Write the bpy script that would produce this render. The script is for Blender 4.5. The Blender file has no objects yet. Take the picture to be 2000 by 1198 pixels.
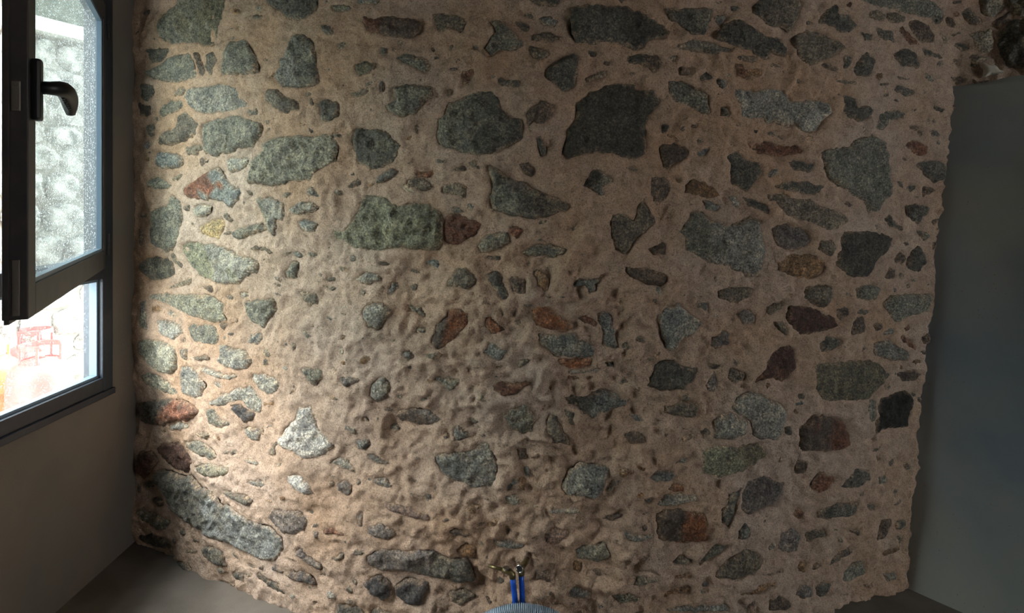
import bpy, bmesh, math, random
import numpy as np
from mathutils import Vector, geometry

S = bpy.context.scene
C = S.collection
random.seed(7)

# ------------------------------------------------------------------ camera
cam_d = bpy.data.cameras.new('camera')
cam = bpy.data.objects.new('camera', cam_d); C.objects.link(cam)
cam.location = (0, 0, 1.55); cam.rotation_euler = (math.pi/2, 0, 0)
cam_d.sensor_width = 36; cam_d.lens = 21.6; cam_d.shift_y = -0.0995
cam_d.clip_start = 0.05
S.camera = cam
# ------------------------------------------------------------------ light
SKY = 13.0
SUN = 14.0
EXPOSURE = 0.48
w = bpy.data.worlds.new('overcast_sky'); S.world = w; w.use_nodes = True
w.node_tree.nodes['Background'].inputs[0].default_value = (0.86, 0.94, 1.0, 1)
w.node_tree.nodes['Background'].inputs[1].default_value = SKY
sd = bpy.data.lights.new('sun', 'SUN'); sd.energy = SUN; sd.angle = math.radians(55); sd.color = (1.0, 0.96, 0.92)
sun = bpy.data.objects.new('sun', sd); C.objects.link(sun)
sun.rotation_euler = Vector((0.78, 0.40, -0.70)).to_track_quat('-Z', 'Y').to_euler()
pd = bpy.data.lights.new('window_portal', 'AREA'); pd.shape = 'RECTANGLE'; pd.size = 1.40; pd.size_y = 1.75
pd.cycles.is_portal = True
po = bpy.data.objects.new('window_portal', pd); C.objects.link(po)
po.location = (-1.85, 1.95, 1.61); po.rotation_euler = Vector((1, 0, 0)).to_track_quat('-Z', 'Z').to_euler()
S.view_settings.view_transform = 'Standard'; S.view_settings.look = 'None'
S.view_settings.gamma = 1; S.view_settings.use_curve_mapping = False
S.view_settings.exposure = EXPOSURE

# ------------------------------------------------------------------ helpers
def lin(c):
    return tuple(((v/255)/12.92 if v/255 <= .04045 else ((v/255+.055)/1.055)**2.4) for v in c)

def hash2(ix, iy, seed):
    n = (ix.astype(np.int64)*374761393 + iy.astype(np.int64)*668265263 + seed*1442695041) & 0x7fffffff
    n = ((n ^ (n >> 13))*1274126177) & 0x7fffffff
    return ((n ^ (n >> 16)) & 0xffff)/65535.0

def vnoise(x, y, scale, seed):
    x = np.asarray(x, float)/scale; y = np.asarray(y, float)/scale
    ix = np.floor(x); iy = np.floor(y); fx = x-ix; fy = y-iy
    fx = fx*fx*(3-2*fx); fy = fy*fy*(3-2*fy)
    a = hash2(ix, iy, seed); b = hash2(ix+1, iy, seed); c = hash2(ix, iy+1, seed); d = hash2(ix+1, iy+1, seed)
    return ((a*(1-fx)+b*fx)*(1-fy) + (c*(1-fx)+d*fx)*fy)*2-1

def rnoise(x, y, scale, seed, ang=0.6):   # value noise on a turned grid
    c, s = math.cos(ang), math.sin(ang)
    return vnoise(x*c-y*s+3.1, x*s+y*c+7.7, scale, seed)

def material(name, base, rough=0.8, metal=0.0):
    m = bpy.data.materials.new(name); m.use_nodes = True
    b = m.node_tree.nodes['Principled BSDF']
    b.inputs['Base Color'].default_value = (*lin(base), 1)
    b.inputs['Roughness'].default_value = rough; b.inputs['Metallic'].default_value = metal
    return m

def nodes(m):
    return m.node_tree.nodes, m.node_tree.links, m.node_tree.nodes['Principled BSDF']

def noisy(m, c1, c2, scale=8, detail=6, bump=0.3, bscale=60, dist=0.004, spread=(0.35, 0.65)):
    n, l, b = nodes(m)
    tc = n.new('ShaderNodeTexCoord')
    t = n.new('ShaderNodeTexNoise'); t.inputs['Scale'].default_value = scale; t.inputs['Detail'].default_value = detail
    l.new(tc.outputs['Object'], t.inputs['Vector'])
    r = n.new('ShaderNodeValToRGB'); l.new(t.outputs['Fac'], r.inputs['Fac'])
    r.color_ramp.elements[0].position = spread[0]; r.color_ramp.elements[0].color = (*lin(c1), 1)
    r.color_ramp.elements[1].position = spread[1]; r.color_ramp.elements[1].color = (*lin(c2), 1)
    l.new(r.outputs['Color'], b.inputs['Base Color'])
    t2 = n.new('ShaderNodeTexNoise'); t2.inputs['Scale'].default_value = bscale; t2.inputs['Detail'].default_value = 5
    l.new(tc.outputs['Object'], t2.inputs['Vector'])
    bp = n.new('ShaderNodeBump'); bp.inputs['Strength'].default_value = bump; bp.inputs['Distance'].default_value = dist
    l.new(t2.outputs['Fac'], bp.inputs['Height']); l.new(bp.outputs['Normal'], b.inputs['Normal'])
    return m

def tag(o, label=None, cat=None, group=None, kind=None):
    if label: o['label'] = label
    if cat: o['category'] = cat
    if group: o['group'] = group
    if kind: o['kind'] = kind
    return o

def link(name, me, mat=None, parent=None, loc=None):
    o = bpy.data.objects.new(name, me); C.objects.link(o)
    if mat: me.materials.append(mat)
    if parent: o.parent = parent
    if loc: o.location = loc
    return o

def bm_obj(name, bm, mat=None, parent=None, loc=None, smooth=False):
    bmesh.ops.recalc_face_normals(bm, faces=bm.faces)
    me = bpy.data.meshes.new(name); bm.to_mesh(me); bm.free()
    if smooth:
        me.polygons.foreach_set('use_smooth', [True]*len(me.polygons))
    return link(name, me, mat, parent, loc)

def empty(name, loc=(0, 0, 0), rot=(0, 0, 0), parent=None):
    o = bpy.data.objects.new(name, None); C.objects.link(o); o.location = loc; o.rotation_euler = rot
    if parent: o.parent = parent
    return o

def box(bm, lo, hi, bevel=0.0, M=None):
    r = bmesh.ops.create_cube(bm, size=1)
    vs = r['verts']
    for v in vs:
        v.co = Vector([lo[i] + (v.co[i]+.5)*(hi[i]-lo[i]) for i in range(3)])
        if M: v.co = M @ v.co
    if bevel:
        es = list({e for v in vs for e in v.link_edges})
        bmesh.ops.bevel(bm, geom=es, offset=bevel, segments=2, affect='EDGES', profile=.6)

def tube(bm, pts, rad, seg=14, cap=True):
    pts = [Vector(p) for p in pts]; n = len(pts)
    rad = rad if hasattr(rad, '__len__') else [rad]*n
    rings = []; up = Vector((.13, .97, .2)).normalized()
    for i, p in enumerate(pts):
        t = (pts[min(i+1, n-1)]-pts[max(i-1, 0)]).normalized()
        a = t.cross(up).normalized(); b = a.cross(t)
        rings.append([bm.verts.new(p + (a*math.cos(2*math.pi*k/seg) + b*math.sin(2*math.pi*k/seg))*rad[i]) for k in range(seg)])
    for i in range(n-1):
        for k in range(seg):
            bm.faces.new((rings[i][k], rings[i][(k+1) % seg], rings[i+1][(k+1) % seg], rings[i+1][k]))
    if cap:
        bm.faces.new(rings[0]); bm.faces.new(rings[-1][::-1])

def lathe(bm, prof, seg=36, off=(0, 0, 0)):
    rings = [[bm.verts.new((off[0]+r*math.cos(2*math.pi*k/seg), off[1]+r*math.sin(2*math.pi*k/seg), off[2]+z)) for k in range(seg)] for r, z in prof]
    for i in range(len(rings)-1):
        for k in range(seg):
            bm.faces.new((rings[i][k], rings[i][(k+1) % seg], rings[i+1][(k+1) % seg], rings[i+1][k]))
    bm.faces.new(rings[0]); bm.faces.new(rings[-1][::-1])

# ------------------------------------------------------------------ materials
M_mortar = material('lime_mortar', (176, 146, 118), 0.95)
def mortar_nodes():
    n, l, b = nodes(M_mortar)
    tc = n.new('ShaderNodeTexCoord')
    def nz(scale, det=6, rough=.6, dist=0.0):
        t = n.new('ShaderNodeTexNoise'); t.inputs['Scale'].default_value = scale; t.inputs['Detail'].default_value = det
        t.inputs['Roughness'].default_value = rough; t.inputs['Distortion'].default_value = dist
        l.new(tc.outputs['Object'], t.inputs['Vector']); return t
    t1 = nz(1.6, 4); r1 = n.new('ShaderNodeValToRGB'); l.new(t1.outputs['Fac'], r1.inputs['Fac'])
    e = r1.color_ramp.elements
    e[0].position = .36; e[0].color = (*lin(MORTAR_A), 1); e[1].position = .64; e[1].color = (*lin(MORTAR_B), 1)
    t2 = nz(22, 8, .7); r2 = n.new('ShaderNodeValToRGB'); l.new(t2.outputs['Fac'], r2.inputs['Fac'])
    e = r2.color_ramp.elements
    e[0].position = .3; e[0].color = (.70, .68, .66, 1); e[1].position = .62; e[1].color = (1.08, 1.06, 1.04, 1)
    mx = n.new('ShaderNodeMix'); mx.data_type = 'RGBA'; mx.blend_type = 'MULTIPLY'; mx.inputs[0].default_value = 1
    l.new(r1.outputs['Color'], mx.inputs[6]); l.new(r2.outputs['Color'], mx.inputs[7])
    t3 = nz(190, 3, .6); r3 = n.new('ShaderNodeValToRGB'); l.new(t3.outputs['Fac'], r3.inputs['Fac'])
    e = r3.color_ramp.elements
    e[0].position = .33; e[0].color = (.62, .60, .58, 1); e[1].position = .5; e[1].color = (1, 1, 1, 1)
    x3 = e.new(.70); x3.color = (1.15, 1.15, 1.15, 1)
    mx2 = n.new('ShaderNodeMix'); mx2.data_type = 'RGBA'; mx2.blend_type = 'MULTIPLY'; mx2.inputs[0].default_value = 1
    l.new(mx.outputs[2], mx2.inputs[6]); l.new(r3.outputs['Color'], mx2.inputs[7])
    l.new(mx2.outputs[2], b.inputs['Base Color'])
    tb = nz(55, 9, .72, .4); bp = n.new('ShaderNodeBump'); bp.inputs['Strength'].default_value = 1; bp.inputs['Distance'].default_value = .014
    l.new(tb.outputs['Fac'], bp.inputs['Height'])
    tb2 = nz(320, 2, .5); bp2 = n.new('ShaderNodeBump'); bp2.inputs['Strength'].default_value = .5; bp2.inputs['Distance'].default_value = .002
    l.new(tb2.outputs['Fac'], bp2.inputs['Height']); l.new(bp.outputs['Normal'], bp2.inputs['Normal'])
    l.new(bp2.outputs['Normal'], b.inputs['Normal'])
    b.inputs['Specular IOR Level'].default_value = .2
MORTAR_A = (201, 168, 139); MORTAR_B = (207, 185, 167)
mortar_nodes()

M_stone = material('granite_rubble', (120, 120, 110), 0.75)
def stone_nodes():
    n, l, b = nodes(M_stone)
    tc = n.new('ShaderNodeTexCoord'); at = n.new('ShaderNodeVertexColor'); at.layer_name = 'Col'
    def nz(scale, det, rough=.6):
        t = n.new('ShaderNodeTexNoise'); t.inputs['Scale'].default_value = scale; t.inputs['Detail'].default_value = det
        t.inputs['Roughness'].default_value = rough
        l.new(tc.outputs['Object'], t.inputs['Vector']); return t
    def ramp(src, stops):
        r = n.new('ShaderNodeValToRGB'); l.new(src, r.inputs['Fac']); e = r.color_ramp.elements
        e[0].position, e[0].color = stops[0][0], (*stops[0][1], 1); e[1].position, e[1].color = stops[1][0], (*stops[1][1], 1)
        for p, c in stops[2:]:
            x = e.new(p); x.color = (*c, 1)
        return r.outputs['Color']
    def mul(a, c, f=1):
        mx = n.new('ShaderNodeMix'); mx.data_type = 'RGBA'; mx.blend_type = 'MULTIPLY'; mx.inputs[0].default_value = f
        l.new(a, mx.inputs[6]); l.new(c, mx.inputs[7]); return mx.outputs[2]
    grain = nz(135, 5, .75); patch = nz(28, 5, .65)
    c = mul(at.outputs['Color'], ramp(grain.outputs['Fac'], [(.36, (.28, .28, .30)), (.46, (.72, .72, .72)), (.55, (1.2, 1.19, 1.16)), (.66, (2.3, 2.25, 2.15))]))
    c = mul(c, ramp(patch.outputs['Fac'], [(.32, (.55, .56, .60)), (.50, (.95, .95, .93)), (.66, (1.40, 1.34, 1.22))]))
    l.new(c, b.inputs['Base Color'])
    h = nz(75, 8, .75)
    bp = n.new('ShaderNodeBump'); bp.inputs['Strength'].default_value = 1; bp.inputs['Distance'].default_value = .009
    l.new(h.outputs['Fac'], bp.inputs['Height'])
    bp2 = n.new('ShaderNodeBump'); bp2.inputs['Strength'].default_value = .9; bp2.inputs['Distance'].default_value = .005
    l.new(grain.outputs['Fac'], bp2.inputs['Height']); l.new(bp.outputs['Normal'], bp2.inputs['Normal'])
    l.new(bp2.outputs['Normal'], b.inputs['Normal'])
    b.inputs['Roughness'].default_value = .62; b.inputs['Specular IOR Level'].default_value = .45
stone_nodes()

M_plaster_l = noisy(material('cement_render_dark', (96, 90, 80), .95), (110, 100, 90), (94, 91, 85), 2.2, 8, .35, 90, .003)
M_plaster_r = noisy(material('cement_render_grey', (104, 110, 110), .95), (182, 184, 176), (146, 160, 172), 1.6, 8, .3, 120, .002)
def speckle(m):   # sand grains showing in the render
    n, l, b = nodes(m)
    src = b.inputs['Base Color'].links[0].from_socket
    tc = n.new('ShaderNodeTexCoord'); v = n.new('ShaderNodeTexVoronoi'); v.inputs['Scale'].default_value = 55
    l.new(tc.outputs['Object'], v.inputs['Vector'])
    r = n.new('ShaderNodeValToRGB'); l.new(v.outputs['Distance'], r.inputs['Fac'])
    e = r.color_ramp.elements; e[0].position = .10; e[0].color = (1, 1, 1, 1); e[1].position = .19; e[1].color = (0, 0, 0, 1)
    t = n.new('ShaderNodeTexNoise'); t.inputs['Scale'].default_value = 9; l.new(tc.outputs['Object'], t.inputs['Vector'])
    r2 = n.new('ShaderNodeValToRGB'); l.new(t.outputs['Fac'], r2.inputs['Fac'])
    r2.color_ramp.elements[0].position = .5; r2.color_ramp.elements[1].position = .62
    ml = n.new('ShaderNodeMath'); ml.operation = 'MULTIPLY'; l.new(r.outputs['Color'], ml.inputs[0]); l.new(r2.outputs['Color'], ml.inputs[1])
    mx = n.new('ShaderNodeMix'); mx.data_type = 'RGBA'; l.new(ml.outputs[0], mx.inputs[0]); l.new(src, mx.inputs[6])
    mx.inputs[7].default_value = (*lin((165, 150, 125)), 1); l.new(mx.outputs[2], b.inputs['Base Color'])
speckle(M_plaster_r)
M_floor = noisy(material('screed_floor', (110, 98, 84), .95), (88, 80, 71), (108, 99, 90), 5, 9, .5, 110, .003)
M_dim = noisy(material('dim_render', (70, 64, 56), .95), (60, 54, 46), (78, 72, 64), 3)
M_ceiling = noisy(material('old_ceiling', (105, 92, 76), .9), (62, 52, 42), (82, 70, 58), 3)
M_white = noisy(material('lime_plaster_chip', (200, 190, 172), .9), (196, 184, 164), (214, 206, 190), 30)
M_frame = noisy(material('anthracite_aluminium', (28, 34, 44), .45), (24, 30, 40), (32, 38, 48), 40, 3, .05, 300, .0005)
M_sash = noisy(material('dusty_aluminium', (58, 56, 56), .55), (50, 50, 52), (66, 62, 60), 14, 6, .05, 300, .0005)
M_bead = material('glazing_bead', (100, 118, 134), .4)
M_black = material('black_handle', (24, 24, 26), .45)
M_gear = material('steel_gear', (130, 124, 114), .45, .6)
M_exterior = noisy(material('exterior_limewash', (150, 144, 132), .95), (120, 114, 102), (170, 164, 152), 3)
M_lintel = noisy(material('pale_concrete', (196, 190, 178), .9), (188, 182, 170), (210, 205, 195), 6)
M_ground = noisy(material('pale_gravel', (205, 200, 190), .95), (196, 190, 178), (224, 220, 210), 12, 6, .5, 80, .01)

def glass(name, drops, tint, film):
    m = bpy.data.materials.new(name); m.use_nodes = True
    n = m.node_tree.nodes; l = m.node_tree.links
    for x in list(n): n.remove(x)
    out = n.new('ShaderNodeOutputMaterial'); tr = n.new('ShaderNodeBsdfTransparent'); gl = n.new('ShaderNodeBsdfGlossy')
    tr.inputs[0].default_value = (*tint, 1); gl.inputs['Roughness'].default_value = .02
    fr = n.new('ShaderNodeFresnel'); fr.inputs[0].default_value = 1.4
    mx = n.new('ShaderNodeMixShader'); ge = n.new('ShaderNodeNewGeometry'); fm = n.new('ShaderNodeMath'); fm.operation = 'SUBTRACT'; fm.use_clamp = True
    l.new(fr.outputs[0], fm.inputs[0]); l.new(ge.outputs['Backfacing'], fm.inputs[1]); l.new(fm.outputs[0], mx.inputs[0]); l.new(tr.outputs[0], mx.inputs[1]); l.new(gl.outputs[0], mx.inputs[2])
    # dried drops and dirt scatter the daylight
    tc = n.new('ShaderNodeTexCoord')
    v = n.new('ShaderNodeTexVoronoi'); v.inputs['Scale'].default_value = 125; l.new(tc.outputs['Object'], v.inputs['Vector'])
    r = n.new('ShaderNodeValToRGB'); l.new(v.outputs['Distance'], r.inputs['Fac'])
    r.color_ramp.elements[0].position = .18; r.color_ramp.elements[0].color = (1, 1, 1, 1)
    r.color_ramp.elements[1].position = .30; r.color_ramp.elements[1].color = (0, 0, 0, 1)
    t = n.new('ShaderNodeTexNoise'); t.inputs['Scale'].default_value = 40; l.new(tc.outputs['Object'], t.inputs['Vector'])
    r2 = n.new('ShaderNodeValToRGB'); l.new(t.outputs['Fac'], r2.inputs['Fac'])
    r2.color_ramp.elements[0].position = .40; r2.color_ramp.elements[1].position = .6
    ml = n.new('ShaderNodeMath'); ml.operation = 'MULTIPLY'; l.new(r.outputs['Color'], ml.inputs[0]); l.new(r2.outputs['Color'], ml.inputs[1])
    ad = n.new('ShaderNodeMath'); ad.operation = 'MULTIPLY_ADD'; ad.inputs[1].default_value = drops; ad.inputs[2].default_value = film
    l.new(ml.outputs[0], ad.inputs[0])
    df = n.new('ShaderNodeBsdfTranslucent'); df.inputs[0].default_value = (.75, .8, .82, 1)
    m2 = n.new('ShaderNodeMixShader'); l.new(ad.outputs[0], m2.inputs[0]); l.new(mx.outputs[0], m2.inputs[1]); l.new(df.outputs[0], m2.inputs[2])
    l.new(m2.outputs[0], out.inputs[0])
    return m
M_glass = glass('rain_spotted_glass', .22, (.93, .96, .96), .01)
M_glass2 = glass('dusty_sash_glass', .60, (.52, .56, .55), .035)

# ------------------------------------------------------------------ wall survey
# PLAN: (distance along the wall, x, y) of the old wall's face, in metres.
# STONES: colour code and outline (along the wall, height) of every stone, in millimetres.
PLAN = [(-0.499,-2.2,3.0),(-0.427,-2.132,2.975),(-0.355,-2.065,2.95),(-0.284,-1.999,2.925),(-0.214,-1.933,2.9),(-0.144,-1.868,2.874),(-0.075,-1.804,2.848),(-0.007,-1.741,2.823),(0.06,-1.679,2.798),(0.128,-1.616,2.771),(0.199,-1.553,2.74),(0.277,-1.485,2.7),(0.362,-1.415,2.653),(0.448,-1.345,2.604),(0.528,-1.279,2.558),(0.601,-1.218,2.519),(0.667,-1.16,2.486),(0.729,-1.105,2.456),(0.789,-1.052,2.429),(0.847,-1.001,2.402),(0.902,-0.951,2.378),(0.956,-0.903,2.355),(1.006,-0.856,2.336),(1.053,-0.812,2.32),(1.098,-0.769,2.307),(1.141,-0.727,2.296),(1.185,-0.685,2.284),(1.227,-0.644,2.273),(1.269,-0.603,2.263),(1.31,-0.563,2.254),(1.35,-0.524,2.247),(1.389,-0.486,2.242),(1.427,-0.448,2.238),(1.465,-0.41,2.234),(1.504,-0.372,2.23),(1.542,-0.334,2.226),(1.579,-0.296,2.222),(1.617,-0.259,2.218),(1.655,-0.221,2.214),(1.692,-0.184,2.21),(1.729,-0.147,2.206),(1.767,-0.11,2.202),(1.804,-0.073,2.198),(1.841,-0.037,2.195),(1.877,0.0,2.193),(1.914,0.037,2.192),(1.95,0.073,2.193),(1.987,0.11,2.194),(2.024,0.146,2.195),(2.06,0.183,2.197),(2.097,0.22,2.198),(2.134,0.257,2.199),(2.171,0.293,2.201),(2.208,0.33,2.202),(2.245,0.367,2.203),(2.282,0.404,2.205),(2.319,0.441,2.206),(2.356,0.478,2.207),(2.393,0.516,2.209),(2.431,0.553,2.212),(2.469,0.591,2.217),(2.508,0.63,2.222),(2.547,0.668,2.228),(2.587,0.707,2.234),(2.626,0.747,2.24),(2.666,0.786,2.246),(2.706,0.826,2.252),(2.747,0.866,2.258),(2.787,0.906,2.265),(2.829,0.947,2.272),(2.871,0.988,2.281),(2.915,1.031,2.29),(2.959,1.073,2.3),(3.003,1.117,2.31),(3.048,1.16,2.32),(3.094,1.205,2.332),(3.143,1.252,2.347),(3.196,1.301,2.365),(3.252,1.353,2.387),(3.31,1.406,2.41),(3.368,1.46,2.433),(3.427,1.514,2.455),(3.486,1.569,2.477),(3.543,1.623,2.496),(3.599,1.676,2.514),(3.655,1.729,2.531),(3.71,1.782,2.546),(3.763,1.834,2.559),(3.811,1.881,2.565),(3.853,1.922,2.563),(3.889,1.957,2.553),(3.923,1.987,2.537),(3.956,2.014,2.518),(3.989,2.04,2.498),(4.021,2.065,2.478),(4.052,2.088,2.456),(4.083,2.109,2.434),(4.114,2.13,2.411),(4.144,2.149,2.388),(4.174,2.168,2.365),(4.203,2.186,2.342),(4.232,2.203,2.319),(4.26,2.22,2.296),(4.288,2.236,2.273),(4.315,2.251,2.251),(4.341,2.268,2.23),(4.367,2.284,2.21),(4.393,2.3,2.19),(4.418,2.315,2.17),(4.442,2.329,2.15)]
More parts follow.
